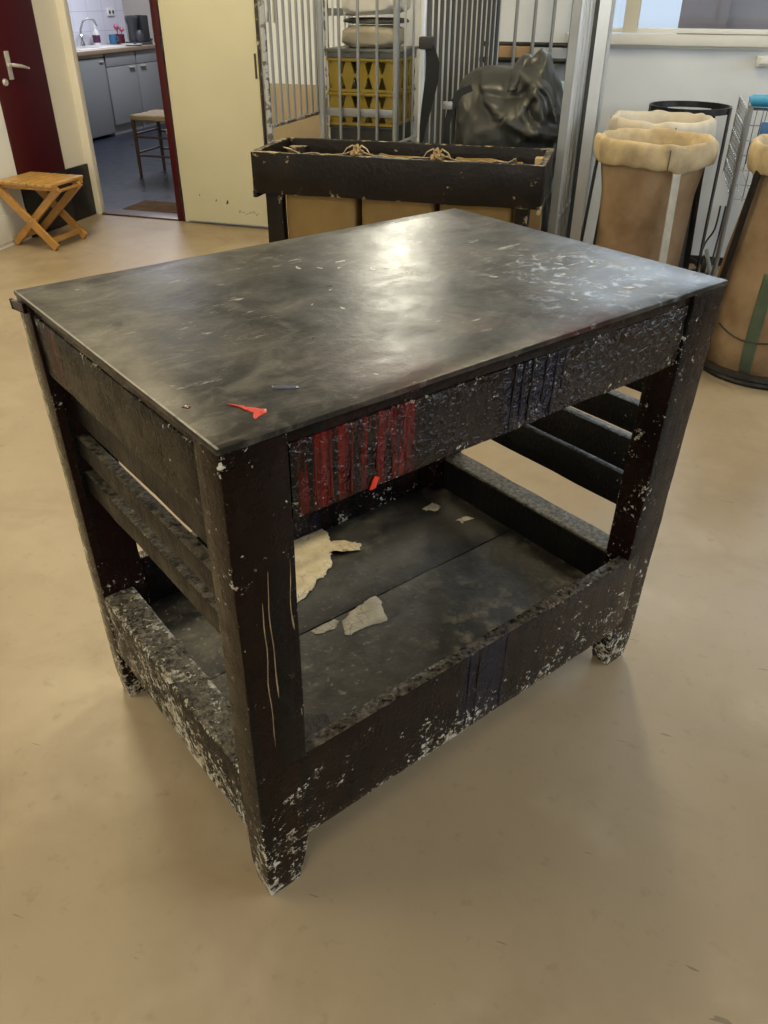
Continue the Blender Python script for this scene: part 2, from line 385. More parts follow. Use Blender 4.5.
def obj(name, bm, m, parent=None, smooth=True, angle=35):
    bmesh.ops.recalc_face_normals(bm, faces=bm.faces)
    me = bpy.data.meshes.new(name); bm.to_mesh(me); bm.free()
    me.materials.append(m if not isinstance(m, str) else M[m])
    if smooth:
        me.polygons.foreach_set('use_smooth', [True] * len(me.polygons)); me.set_sharp_from_angle(angle=math.radians(angle))
    o = bpy.data.objects.new(name, me); C.objects.link(o)
    if parent: o.parent = parent
    return o
def thing(name, label, cat, loc=(0, 0, 0), rotz=0.0, group=None):
    o = bpy.data.objects.new(name, None); C.objects.link(o); o.location = loc; o.rotation_euler = (0, 0, rotz)
    o.empty_display_size = .1
    return tag(o, label, cat, group)
def tag(o, label, cat, group=None):
    o['label'] = label; o['category'] = cat
    if group: o['group'] = group
    return o
def struct(name, bm, m, parent=None, **kw):
    o = obj(name, bm, m, parent, **kw)
    if not parent: o['kind'] = 'structure'
    return o
def empty_struct(name, loc=(0, 0, 0)):
    o = bpy.data.objects.new(name, None); C.objects.link(o); o.location = loc; o['kind'] = 'structure'; return o
def solidify(o, t):
    md = o.modifiers.new('thickness', 'SOLIDIFY'); md.thickness = t; md.offset = 0; return o
def dup(root, loc=None, rotz=None, label=None):
    r = root.copy(); C.objects.link(r)
    if loc is not None: r.location = loc
    if rotz is not None: r.rotation_euler = (0, 0, rotz)
    if label: r['label'] = label
    for ch in list(root.children):
        c = ch.copy(); C.objects.link(c); c.parent = r
        for g in ch.children:
            d = g.copy(); C.objects.link(d); d.parent = c
    return r

# ------------------------------------------------------------------ the room
XL, XR, YB, YF, ZC = -3.47, 4.2, 4.58, -4.0, 3.1
WT = .14
bm = new(); add_box(bm, XL - .14, XR + .14, YF - .14, YB + .02, -.1, 0); struct('floor', bm, 'floor')
bm = new(); add_box(bm, XL - .14, XR + .14, YF - .14, YB + WT, ZC, ZC + .1); struct('ceiling', bm, 'ceiling')
DX0, DX1, DZ = -3.405, -2.762, 2.10            # kitchen doorway
W1 = (.20, 3.0, 1.212, 2.45)                     # window over the stands (x0,x1,z0,z1)
W0 = (-1.32, -.92, 1.75, 2.75)                   # high window above the roll cages
SL = (-.1, .165)                                 # narrow side light left of the mullion
bm = new()
add_box(bm, XL, DX0 - .006, YB, YB + .03, 0, ZC); add_box(bm, DX0 - .006, DX1 + .004, YB, YB + WT, DZ, ZC)
add_box(bm, DX1 + .004, W0[0], YB, YB + WT, 0, ZC)
add_box(bm, W0[0], W0[1], YB, YB + WT, 0, W0[2]); add_box(bm, W0[0], W0[1], YB, YB + WT, W0[3], ZC)
add_box(bm, W0[1], SL[0], YB, YB + WT, 0, ZC)
add_box(bm, SL[0], W1[1], YB, YB + WT, 0, W1[2] - .012); add_box(bm, SL[0], W1[1], YB, YB + WT, W1[3], ZC)
add_box(bm, W1[1], XR, YB, YB + WT, 0, ZC)
struct('wall_back', bm, 'wall_back', smooth=False)
bm = new(); add_box(bm, XL - .14, XL, YF - .14, YB + .03, 0, ZC); struct('wall_left', bm, 'cream_wall', smooth=False)
WR = (.2, 3.9, .95, 2.55)
bm = new(); add_box(bm, XR, XR + .14, YF - .14, WR[0], 0, ZC); add_box(bm, XR, XR + .14, WR[1], YB + WT, 0, ZC); add_box(bm, XR, XR + .14, WR[0], WR[1], 0, WR[2]); add_box(bm, XR, XR + .14, WR[0], WR[1], WR[3], ZC); struct('wall_right', bm, 'wall_white', smooth=False)
WF = (-2.2, 2.6, 1.05, 2.65)
bm = new(); add_box(bm, XL, WF[0], YF - .14, YF, 0, ZC); add_box(bm, WF[1], XR, YF - .14, YF, 0, ZC); add_box(bm, WF[0], WF[1], YF - .14, YF, 0, WF[2]); add_box(bm, WF[0], WF[1], YF - .14, YF, WF[3], ZC); struct('wall_front', bm, 'wall_dark', smooth=False)

# window
def window(name, x0, x1, z0, z1, mull=()):
    r = empty_struct(name, (0, 0, 0)); y0, y1 = YB - .012, YB + .07; f = .035
    bm = new()
    add_box(bm, x0, x1, y0, y1, z1 - f, z1, .004)
    add_box(bm, x1 - f, x1, y0, y1, z0, z1, .004); add_box(bm, x0, x1, y0 + .012, y1, z0, z0 + .022, .004)
    o = obj('window_frame', bm, 'frame_white', r)
    bm = new()
    for (a, b) in mull: add_box(bm, a, b, y0 - .006, y1, z0, z1, .004)
    if mull: obj('mullion', bm, 'frame_cream', r)
    bm = new(); add_box(bm, x0 + .01, x1 - .01, YB + .035, YB + .039, z0 + .01, z1 - .01); obj('glass_pane', bm, 'glass', r, smooth=False)
    return r
w = window('window_1', SL[0], W1[1], W1[2], W1[3], mull=((.165, .243), (1.62, 1.69)))
bm = new(); add_box(bm, SL[0] - .04, W1[1] + .05, YB - .045, YB + .02, 1.155, 1.208, .006); add_box(bm, SL[0] - .04, W1[1] + .05, YB - .02, YB + .01, 1.140, 1.156, .003)
obj('window_sill', bm, 'frame_white', w)
window('window_2', W0[0], W0[1], W0[2], W0[3])
bm = new(); add_box(bm, W0[0] - .03, W0[1] + .03, YB - .04, YB + .02, W0[2] - .05, W0[2], .005); obj('window_sill', bm, 'frame_white', bpy.data.objects['window_2'])
bm = new(); add_box(bm, .885, .985, YB - .05, YB, 1.068, 1.118, .006); add_box(bm, .90, .97, YB - .06, YB - .045, 1.078, 1.108, .004)
tag(obj('wall_box', bm, 'plastic_white'), 'small white wall box just under the window sill at the right edge', 'wall box')

wr = empty_struct('added_window_3')  # unseen window, added to bring cool light in from the right
bm = new()
for (a, b) in ((WR[0], WR[0] + .05), (1.4, 1.46), (2.62, 2.68), (WR[1] - .05, WR[1])): add_box(bm, XR - .01, XR + .07, a, b, WR[2], WR[3], .003)
add_box(bm, XR - .01, XR + .07, WR[0], WR[1], WR[2], WR[2] + .05, .003); add_box(bm, XR - .01, XR + .07, WR[0], WR[1], WR[3] - .05, WR[3], .003)
obj('window_frame', bm, 'frame_white', wr)
bm = new(); add_box(bm, XR + .03, XR + .034, WR[0] + .02, WR[1] - .02, WR[2] + .02, WR[3] - .02); obj('glass_pane', bm, 'glass', wr, smooth=False)
wf = empty_struct('added_window_4')  # unseen window, added behind the camera to light shelf and table front
bm = new()
for x in (WF[0], -.62, .98, WF[1] - .06): add_box(bm, x, x + .06, YF - .07, YF + .01, WF[2], WF[3], .003)
add_box(bm, WF[0], WF[1], YF - .07, YF + .01, WF[2], WF[2] + .06, .003); add_box(bm, WF[0], WF[1], YF - .07, YF + .01, WF[3] - .06, WF[3], .003)
obj('window_frame', bm, 'frame_white', wf)
bm = new(); add_box(bm, WF[0] + .02, WF[1] - .02, YF - .034, YF - .03, WF[2] + .02, WF[3] - .02); obj('glass_pane', bm, 'glass', wf, smooth=False)
# outside the window
bm = new(); add_box(bm, -1.9, 14, YB + WT + .02, 14, .35, .45); struct('ground', bm, 'ground_out')
def slab(name, x0, x1, y, z1, m, label):
    bm = new(); add_box(bm, x0, x1, y, y + .06, .45, z1, .004)
    for k in range(3):
        z = .45 + (z1 - .45) * (k + .5) / 3
        add_box(bm, x0, x1, y - .008, y, z - .004, z + .004)
    tag(obj(name, bm, m), label, 'screen', None)
slab('fence_panel', .465, .785, 6.2, 1.75, 'mauve', 'mauve brown panel outside the window, left half of the screen')
slab('fence_panel', .80, 1.9, 6.5, 1.75, 'mauve2', 'paler mauve panel outside the window, right of the darker one')

# door frame and open door
bm = new(); add_box(bm, XL, DX0, YB - .012, YB + .034, 0, DZ, .003); add_box(bm, XL, DX1 + .05, YB - .012, YB + .03, DZ - .004, DZ + .06, .003)
struct('trim_1', bm, 'cream_wall')
bm = new(); add_box(bm, DX1, DX1 + .048, YB - .020, YB + WT * .4, 0, DZ, .003); struct('trim_2', bm, 'red')
bm = new(); add_box(bm, DX1 - .034, DX1, YB + .03, YB + WT, 0, DZ, .004); worn(bm, .002, .05, 3); struct('trim_3', bm, 'brown_trim')
bm = new(); add_box(bm, DX0, DX1, YB - .015, YB + WT, 0, .012, .004); struct('trim_4', bm, 'chair_wood')
d = empty_struct('door_1', (0, 0, 0))
bm = new(); add_box(bm, -2.682, -2.026, YB - .055, YB - .016, .022, 2.08, .003); obj('door_leaf', bm, 'cream', d)
bm = new(); add_box(bm, -2.0255, -2.018, YB - .050, YB - .02, .03, 2.07, .001); obj('door_edge', bm, 'brown_trim', d)
bm = new(); add_box(bm, -2.050, -2.036, YB - .0585, YB - .054, .93, 1.07, .001); obj('lock_plate', bm, 'brown_trim', d)
for z in (.18, 1.1, 1.95):
    bm = new(); add_tube(bm, [(-2.692, YB - .05, z - .05), (-2.692, YB - .05, z + .05)], .009, 10); add_box(bm, -2.72, -2.685, YB - .03, YB - .018, z - .05, z + .05, .002); obj('hinge', bm, 'steel_dark', d)
for (x, z, s) in ((-2.335, .166, .009), (-2.42, .172, .005), (-2.545, .20, .004)):
    bm = new(); add_blob(bm, ragged([(-s, -s * 1.6), (s, -s), (s * .8, s * 1.7), (-s * .5, s)], 3, .004, x), 0, .0008)
    for v in bm.verts: v.co = Vector((x + v.co.x, YB - .055 - v.co.z, z + v.co.y))
    obj('chip_mark', bm, 'cord', d)
for k in range(6):
    x = -2.255 + k * .026; bm = new()
    add_tube(bm, [(x, YB - .0555, .098 + .012 * math.sin(k * 2.1)), (x + .012, YB - .0555, .108 + .012 * math.cos(k * 1.7)), (x + .02, YB - .0555, .10)], .0014, 5); obj('scuff_mark', bm, 'cord', d)

# left wall with the oxblood door
d = empty_struct('door_2', (0, 0, 0))
bm = new(); add_box(bm, XL, XL + .022, 3.835, 4.305, .352, 2.1, .003); obj('door_leaf', bm, 'red', d)
bm = new(); add_box(bm, XL, XL + .024, 3.835, 4.305, .005, .352, .003); obj('kick_plate', bm, 'black_kick', d)
bm = new(); add_box(bm, XL + .022, XL + .030, 3.945, 3.982, .93, 1.085, .003); hp = obj('handle_plate', bm, 'silver', d)
bm = new(); add_tube(bm, [(XL + .028, 3.963, 1.01), (XL + .060, 3.963, 1.01), (XL + .066, 3.975, 1.008), (XL + .066, 4.03, 1.0), (XL + .062, 4.10, .985)], [.011, .011, .011, .010, .006], 10); obj('door_handle', bm, 'silver', hp)
bm = new(); add_lathe(bm, [(.001, .010), (.018, .010), (.022, 0)], 16)
for v in bm.verts: v.co = Vector((XL + .022 + v.co.z, 3.90 + v.co.x, .92 + v.co.y))
obj('key_escutcheon', bm, 'silver', d)
bm = new(); add_box(bm, XL, XL + .018, 4.305, YB, .002, .35, .003); struct('trim_5', bm, 'black_kick')
bm = new(); add_box(bm, XL, XL + .020, YF, 3.83, .03, .19, .004); add_box(bm, XL, XL + .012, YF, 3.83, 0, .03); struct('baseboard_left', bm, 'wall_white')
bm = new(); add_box(bm, XL, XL + .012, YF, 3.83, .19, ZC); struct('trim_6', bm, 'wall_white')
bm = new(); add_box(bm, -.35, 3.0, YB - .014, YB, 0, .05, .003); add_box(bm, 3.0, XR, YB - .014, YB, 0, .05, .003); struct('baseboard_back', bm, 'black_kick')

# ------------------------------------------------------------------ kitchen
KX, KY1 = -6.1, 9.45
bm = new(); add_box(bm, KX - .1, -.6, YB + .02, KY1 + .1, -.1, -.002); struct('floor_kitchen', bm, 'kit_floor')
bm = new(); add_box(bm, KX - .1, KX, YB + WT, KY1 + .1, 0, 2.8); struct('wall_kitchen_left', bm, 'tile', smooth=False)
bm = new(); add_box(bm, KX, -1.2, KY1, KY1 + .1, 0, 2.8); struct('wall_kitchen_back', bm, 'kit_wall', smooth=False)
bm = new(); add_box(bm, -2.1, -2.0, YB + WT, KY1, 0, 2.8); struct('wall_kitchen_right', bm, 'kit_wall', smooth=False)
bm = new(); add_box(bm, KX - .1, XL - .16, YB + .04, YB + WT, 0, 2.8); struct('wall_kitchen_front', bm, 'kit_wall', smooth=False)
bm = new(); add_box(bm, KX - .1, -2.0, YB + WT, KY1 + .1, 2.8, 2.9); struct('ceiling_kitchen', bm, 'ceiling')
CX = -5.5
def cabinet(y0, y1, label, fridge=False):
    r = thing('kitchen_cabinet' if not fridge else 'fridge', label, 'cabinet' if not fridge else 'fridge', (CX, (y0 + y1) / 2, 0))
    h = (y1 - y0) / 2
    if fridge:
        bm = new(); add_box(bm, -.56, -.03, -h + .01, h - .01, .02, .80, .004); obj('body', bm, 'kit_fridge', r)
        bm = new(); add_box(bm, -.03, 0, -h + .01, h - .01, .03, .785, .008); dr = obj('door', bm, 'kit_fridge', r)
        bm = new(); add_box(bm, .0, .012, h - .11, h - .03, .742, .752, .003); obj('handle', bm, 'silver', dr)
        bm = new(); add_box(bm, -.02, .004, -h + .01, h - .01, .792, .82, .003); obj('top_strip', bm, 'kit_top', r)
    else:
        bm = new(); add_box(bm, -.56, -.02, -h, h, .10, .82, .002); obj('body', bm, 'kit_front', r)
        bm = new(); add_box(bm, -.50, -.03, -h, h, .0, .10); obj('plinth', bm, 'kit_front', r)
        bm = new(); add_box(bm, -.02, 0, -h + .003, h - .003, .69, .815, .003); obj('drawer', bm, 'kit_front', r)
        bm = new(); add_box(bm, -.02, 0, -h + .003, h - .003, .105, .683, .003); dr = obj('door', bm, 'kit_front', r)
        y = h - .16 if y0 < 8.4 else -h + .06
        bm = new(); add_box(bm, 0, .022, y, y + .11, .655, .670, .004); obj('handle', bm, 'silver', dr)
    return r
cabinet(6.9, 7.42, 'grey kitchen cabinet beside the doorway, mostly hidden by the frame')
cabinet(7.44, 8.0, 'grey built-in fridge under the left end of the worktop', True)
cabinet(8.02, 8.62, 'grey kitchen cabinet with drawer, right of the built-in fridge')
cabinet(8.64, 9.24, 'grey kitchen cabinet at the far end behind the chair')
wt = thing('worktop', 'long beige kitchen worktop with a brown front edge', 'worktop', (CX, 0, 0))
bm = new(); add_box(bm, -.6, .012, 6.9, KY1, .826, .862, .002); obj('slab', bm, 'kit_top', wt)
bm = new(); add_box(bm, .012, .024, 6.9, KY1, .822, .860, .004); obj('edge_strip', bm, 'kit_edge', wt)
sk = thing('sink', 'white enamel sink set into the kitchen worktop', 'sink', (-5.80, 8.2, .862))
bm = new(); add_box(bm, -.2, .2, -.45, .45, 0, .008, .004); obj('rim', bm, 'plastic_white', sk)
bm = new(); add_box(bm, -.15, .15, -.40, .05, .008, .010, .001); obj('basin', bm, 'silver', sk)
fa = thing('faucet', 'curved chrome kitchen faucet with a high spout over the sink', 'faucet', (-6.0, 8.36, .87))
bm = new(); add_lathe(bm, [(.03, 0), (.028, .03), (.016, .05), (.014, .09)], 16); obj('base', bm, 'chrome', fa)
bm = new(); add_tube(bm, [(0, 0, .05), (0, .01, .16), (.02, .05, .24), (.06, .10, .27), (.10, .15, .25), (.115, .17, .19)], .011, 10); obj('spout', bm, 'galv_dull', fa)
bm = new(); add_tube(bm, [(0, 0, .08), (.05, -.06, .11)], .008, 8); obj('lever', bm, 'chrome', fa)
sb = thing('soap_bottle', 'white soap bottle with a purple label beside the kitchen faucet', 'bottle', (-5.98, 8.62, .862))
bm = new(); add_lathe(bm, [(.035, 0), (.042, .01), (.042, .11), (.03, .15), (.012, .165), (.012, .185)], 20); obj('body', bm, 'plastic_white', sb)
bm = new(); add_lathe(bm, [(.0425, .03), (.0435, .032), (.0435, .105), (.0425, .107)], 20, close=False); obj('label_band', bm, 'purple', sb)
bm = new(); add_lathe(bm, [(.014, .185), (.014, .205), (.005, .21)], 12); add_tube(bm, [(0, 0, .205), (0, 0, .225), (.04, 0, .225)], .006, 8); obj('pump', bm, 'plastic_white', sb)
mg = thing('mug', 'small blue mug on the worktop behind the sink', 'mug', (-5.98, 8.95, .862))
bm = new(); add_lathe(bm, [(.035, 0), (.042, .01), (.044, .10), (.040, .10), (.037, .015), (.001, .012)], 20); obj('cup', bm, 'blue_mug', mg)
bm = new(); add_tube(bm, [(.042, 0, .08), (.07, 0, .075), (.072, 0, .04), (.043, 0, .025)], .006, 8); obj('handle', bm, 'blue_mug', mg)
pk = thing('dish_brush_pot', 'maroon pot holding pink brushes on the kitchen worktop', 'pot', (-5.97, 9.08, .862))
bm = new(); add_lathe(bm, [(.05, 0), (.062, .02), (.06, .10), (.05, .10), (.05, .02), (.001, .015)], 20); obj('pot', bm, 'maroon', pk)
for k, (dx, dy, h) in enumerate(((-.02, .01, .17), (.02, .02, .15), (0, -.03, .18))):
    bm = new(); add_tube(bm, [(dx * .5, dy * .5, .02), (dx * 1.4, dy * 1.4, h)], .006, 8); add_lathe(bm, [(.001, -.028), (.022, -.02), (.03, 0), (.022, .02), (.001, .028)], 14, (dx * 1.4, dy * 1.4, h)); obj('brush', bm, 'pink', pk)
pl = thing('plate', 'white plate lying on the worktop in front of the brush pot', 'plate', (-5.60, 8.74, .862))
bm = new(); add_lathe(bm, [(.07, 0), (.12, .014), (.125, .018), (.12, .018), (.07, .006), (.001, .006)], 28); obj('dish', bm, 'plastic_white', pl)
bw = thing('bowl', 'black shallow bowl on the worktop beside the coffee maker', 'bowl', (-5.74, 9.27, .862))
bm = new(); add_lathe(bm, [(.05, 0), (.09, .03), (.10, .05), (.095, .05), (.05, .012), (.001, .01)], 24); obj('dish', bm, 'machine', bw)
cm = thing('coffee_maker', 'dark grey coffee maker at the far end of the kitchen worktop', 'coffee maker', (-5.66, 8.98, .862), -.5)
bm = new(); add_box(bm, -.10, .12, -.11, .13, 0, .03, .006); obj('base', bm, 'machine', cm)
bm = new(); add_lathe(bm, [(.055, .03), (.062, .05), (.06, .20), (.075, .24), (.078, .28), (.06, .295), (.001, .30)], 24, (-.02, -.03, 0)); obj('tank', bm, 'machine', cm)
bm = new(); add_box(bm, -.08, .10, .03, .12, .03, .30, .012); obj('body', bm, 'rubber', cm)
bm = new(); add_lathe(bm, [(.04, .03), (.05, .05), (.045, .12), (.03, .15)], 20, (.065, .0, 0)); obj('jug', bm, 'machine', cm)
so = thing('wall_socket', 'white double socket on the kitchen tiles', 'socket', (KX, 9.16, 1.187))
bm = new(); add_box(bm, 0, .02, -.075, .075, -.04, .04, .006); obj('plate', bm, 'plastic_white', so)
for y in (-.035, .035):
    bm = new(); add_lathe(bm, [(.02, .003), (.018, 0), (.001, 0)], 16)
    for v in bm.verts: v.co = Vector((.020 + v.co.z, y + v.co.x, v.co.y))
    obj('outlet', bm, 'machine', so)
# rush chair
ch = thing('rush_chair', 'dark wooden chair with a woven rush seat inside the kitchen', 'chair', (-3.69, 6.12, 0))
a, b2, sh = .21, .20, .49
for (sx, sy) in ((-1, -1), (-1, 1)):
    bm = new(); add_tube(bm, [(sx * a, sy * b2, 0), (sx * a, sy * b2, sh + .01)], [.014, .019], 10); obj('leg', bm, 'chair_wood', ch)
for sy in (-1, 1):
    bm = new(); add_tube(bm, [(a, sy * b2, 0), (a, sy * b2, sh), (a + .07, sy * b2, 1.0)], [.015, .019, .014], 10); obj('back_post', bm, 'chair_wood', ch)
for z in (.18, .33):
    for p, q in (((-a, -b2, z), (a, -b2, z)), ((-a, b2, z), (a, b2, z)), ((-a, -b2, z + .02), (-a, b2, z + .02)), ((a, -b2, z + .02), (a, b2, z + .02))):
        bm = new(); add_tube(bm, [p, q], .009, 8); obj('stretcher', bm, 'chair_wood', ch)
bm = new(); add_box(bm, -a - .02, a + .01, -b2 - .02, b2 + .02, sh - .03, sh + .012, .016, 3); worn(bm, .004, .04, 2, 20); obj('seat', bm, 'rush', ch)
for z in (.64, .80, .95):
    bm = new(); add_box(bm, a + .018 + (z - .64) * .14, a + .034 + (z - .64) * .14, -b2, b2, z - .03, z + .03, .005); obj('back_slat', bm, 'chair_wood', ch)
bm = new(); add_box(bm, -3.33, -2.72, YB + WT + .005, 5.04, 0, .014, .004); tag(obj('doormat', bm, 'mat'), 'brown coir doormat just inside the kitchen doorway', 'doormat')

# ------------------------------------------------------------------ folding stool
st = thing('folding_stool', 'varnished pine folding stool with slatted seat and crossed legs by the left wall', 'stool', (-3.235, 3.77, 0), 0.0)
for k in range(7):
    x0 = -.205 + k * .0585
    bm = new(); add_box(bm, x0, x0 + .052, -.17, .165, .385, .403, .004); worn(bm, .0006, .05, k); obj('seat_slat', bm, 'stool', st)
for y in (-.128, .128):
    bm = new(); add_bar(bm, (-.20, y, .374), (.20, y, .374), .022, .030, (0, 0, 1)); obj('seat_rail', bm, 'stool_leg', st)
for sy in (-1, 1):
    bm = new(); add_bar(bm, (-.225, sy * .152, .368), (.135, sy * .152, .018), .042, .019, (0, 0, 1)); obj('leg', bm, 'stool_leg', st)
    bm = new(); add_bar(bm, (.200, sy * .108, .368), (-.205, sy * .108, .018), .042, .019, (0, 0, 1)); obj('leg', bm, 'stool_leg', st)
for (x, hy, z) in ((.10, .146, .055), (-.165, .10, .055)):
    bm = new(); add_bar(bm, (x, -hy, z), (x, hy, z), .034, .014, (0, 0, 1)); obj('stretcher', bm, 'stool', st)
for x, z, hy in ((-.205, .352, .15), (.185, .352, .11)):
    bm = new(); add_tube(bm, [(x, -hy, z), (x, hy, z)], .010, 10); obj('dowel', bm, 'stool_leg', st)
for sy in (-1, 1):
    bm = new(); add_tube(bm, [(-.010, sy * .095, .176), (-.010, sy * .166, .176)], .006, 10); obj('pivot_bolt', bm, 'steel_strip', st)

# ------------------------------------------------------------------ work table
tb = thing('work_table', 'large paint-caked dark wooden work table with a worn black top and lower shelf', 'table', (0, 0, 0), math.radians(55.595))
def warp(bm):
    for v in bm.verts:
        k = 1 - v.co.z / TH
        v.co.y += .0286 * k * (1 - 2 * v.co.y / TD); v.co.x += .0063 * k * (1 - 2 * v.co.x / TW)
def tpart(name, bm, m, parent=None, seed=0, amp=.0016, cut=.04, w=True, label=None):
    worn(bm, amp, cut, seed)
    if w: warp(bm)
    o = obj(name, bm, m, parent or tb, angle=50)
    if label: o['label'] = label
    return o
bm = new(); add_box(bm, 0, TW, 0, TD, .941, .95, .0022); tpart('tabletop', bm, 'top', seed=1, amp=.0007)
bm = new(); add_box(bm, .098, TW - .098, .008, TD - .008, .9205, .9412, .003); add_box(bm, .008, TW - .008, .068, TD - .068, .9208, .9410, .003); tpart('top_underboard', bm, 'frame', seed=2)
LW, LD = .096, .066
for (ix, iy, mm) in ((0, 0, 'frame'), (1, 0, 'frame'), (0, 1, 'legpale'), (1, 1, 'frame')):
    bm = new()
    x0 = .001 if ix == 0 else TW - .001 - LW; y0 = .001 if iy == 0 else TD - .001 - LD
    add_box(bm, x0, x0 + LW, y0, y0 + LD, 0.0, .9408, .004)
    worn(bm, .0016, .035, ix * 2 + iy + 5)
    for v in bm.verts:                              # the feet taper below the rails
        if v.co.z < .14:
            t = (1 - v.co.z / .14)
            v.co.x += (-1 if ix == 0 else 1) * (.026 * t) * ((v.co.x - x0) / LW if ix == 0 else (x0 + LW - v.co.x) / LW)
            v.co.y += (-1 if iy == 0 else 1) * (.010 * t) * ((v.co.y - y0) / LD if iy == 0 else (y0 + LD - v.co.y) / LD)
        if v.co.z < .012:                           # corners knocked off
            cxm, cym = x0 + LW / 2, y0 + LD / 2
            v.co.x += (cxm - v.co.x) * .10; v.co.y += (cym - v.co.y) * .10
        v.co.z = max(v.co.z, 0)
    warp(bm); obj('leg', bm, mm, tb, angle=50)
# aprons
AZ0, AZ1 = .806, .9215
bm = new(); add_box(bm, .004 + LW, TW - .004 - LW, .006, .034, AZ0, AZ1, .004); tpart('apron', bm, 'apron', seed=11, amp=.0026, cut=.02)
bm = new(); add_box(bm, .004 + LW, TW - .004 - LW, TD - .034, TD - .006, AZ0, AZ1, .004); tpart('apron', bm, 'frame', seed=12)
bm = new(); add_box(bm, .006, .034, .004 + LD, TD - .004 - LD, AZ0 + .006, AZ1, .004); tpart('apron', bm, 'apron_side', seed=13, amp=.0024, cut=.022)
bm = new(); add_box(bm, TW - .034, TW - .006, .004 + LD, TD - .004 - LD, AZ0, AZ1, .004); tpart('apron', bm, 'frame', seed=14)
# lower rails
bm = new(); add_box(bm, .04, TW - .055, .0, .030, .122, .342, .006); tpart('rail', bm, 'rail_front', seed=15, amp=.0022, cut=.025)
bm = new(); add_box(bm, .055, TW - .055, TD - .030, TD, .122, .342, .006); tpart('rail', bm, 'rail_front', seed=16)
bm = new(); add_box(bm, .002, .068, .03, TD - .03, .140, .306, .010, 3); tpart('rail', bm, 'rail_side', seed=17, amp=.003, cut=.022)
bm = new(); add_box(bm, TW - .068, TW - .002, .03, TD - .03, .140, .310, .008, 3); tpart('rail', bm, 'runner', seed=18)
# shelf: two wide boards
bm = new(); add_box(bm, .066, TW - .066, .031, .386, .188, .218, .003); tpart('shelf_board', bm, 'shelf', seed=19)
bm = new(); add_box(bm, .066, TW - .066, .389, TD - .031, .188, .217, .003); tpart('shelf_board', bm, 'shelf', seed=20)
# runners for trays on both sides
for (z0, z1, d) in ((.705, .765, .026), (.612, .677, .026), (.520, .596, .026), (.430, .510, .026)):
    bm = new(); add_box(bm, TW - .030 - d, TW - .030, .045, TD - .045, z0, z1, .003); tpart('runner', bm, 'runner', seed=int(z0 * 100))
for (z0, z1, x0, x1) in ((.712, .775, .036, .058), (.640, .684, .026, .050), (.560, .606, .026, .078)):
    bm = new(); add_box(bm, x0, x1, .045, TD - .045, z0, z1, .003); tpart('runner', bm, 'runner', seed=int(z0 * 100) + 3)
# torn edge strip at the far left corner
bm = new(); add_bar(bm, (-.003, TD - .060, .934), (-.006, TD + .005, .926), .016, .004, (0, 0, 1), .001)
tpart('edge_strip', bm, 'frame', seed=4, amp=.001, cut=.02)
# paint marks, patches
TOPZ = .9501
def mark(name, outline, z, h, m, seed=0, amp=.005, sub=5, label=None):
    bm = new(); add_blob(bm, ragged(outline, sub, amp, seed), z, h); o = obj(name, bm, m, tb, angle=60)
    if label: o['label'] = label
mark('paint_smear', [(.070, .100), (.086, .072), (.096, .060), (.101, .057), (.094, .049), (.074, .040), (.075, .047), (.082, .056), (.078, .075)], TOPZ, .0012, 'paint_red', 1, .003, label='bright red paint smear')
mark('paint_smear', [(.142, .112), (.158, .102), (.172, .090), (.168, .084), (.152, .094), (.140, .105)], TOPZ, .0008, 'paint_blue', 2, .003, label='dark blue paint smear')
mark('paint_dot', [(.020, .128), (.027, .130), (.030, .123), (.024, .119)], TOPZ, .0012, 'drip_red', 3, .002, label='small red paint dot')
random.seed(11)
for (x, y, s) in ((.47, .545, .011), (.50, .52, .008), (.555, .53, .013), (.575, .45, .012), (.56, .47, .006), (.60, .44, .006), (.37, .352, .006), (.40, .309, .009), (.278, .058, .007), (.726, .276, .008), (.44, .40, .006), (.62, .40, .006), (.53, .50, .007), (.80, .16, .007), (.87, .085, .016), (.90, .24, .012), (.84, .21, .010), (.93, .29, .012), (.74, .10, .008), (.885, .255, .014), (.945, .23, .010)):
    a = random.uniform(0, PI); ca, sa = math.cos(a), math.sin(a)
    o_ = [(x + (px * ca - py * sa) * s, y + (px * sa + py * ca) * s) for px, py in ((-1.2, -.2), (-.5, -.5), (.4, -.25), (1.7, -.3), (1.2, .2), (.2, .45), (-.9, .3))]
    mark('paint_fleck', [(x + (px - x) * .55, y + (py - y) * .55) for px, py in o_], TOPZ, .0005, 'paint_white', x * 9, s * .55, 7)
SZ = .2185
mark('peeled_patch', [(.57, .705), (.595, .690), (.592, .655), (.575, .632), (.600, .618), (.622, .596), (.628, .570), (.614, .556), (.592, .572), (.560, .590), (.542, .578), (.530, .556), (.500, .535), (.462, .520), (.425, .500), (.395, .485), (.365, .478), (.345, .500), (.40, .60), (.46, .69), (.52, .705)], SZ, .0035, 'peel_cream', 5, .009, 8, label='large peeled cream patch')
mark('peeled_patch', [(.530, .385), (.520, .345), (.500, .312), (.470, .312), (.430, .318), (.395, .322), (.405, .345), (.420, .365), (.470, .380), (.50, .392)], SZ, .0025, 'peel_grey', 6, .008, 5, label='peeled greyish patch')
mark('peeled_patch', [(.345, .380), (.375, .383), (.405, .380), (.412, .366), (.390, .356), (.365, .358), (.350, .366)], SZ, .002, 'peel_grey', 7, .006, 4, label='narrow pale peeled strip')
mark('paint_blob', [(.205, .185), (.235, .165), (.225, .135), (.195, .115), (.165, .105), (.145, .120), (.165, .150), (.180, .175)], SZ, .007, 'paint_tar', 8, .008, 5, label='thick black paint blob')
mark('paint_fleck', [(.89, .51), (.93, .50), (.94, .48), (.90, .485)], SZ, .0015, 'peel_grey', 9, .01, 5)
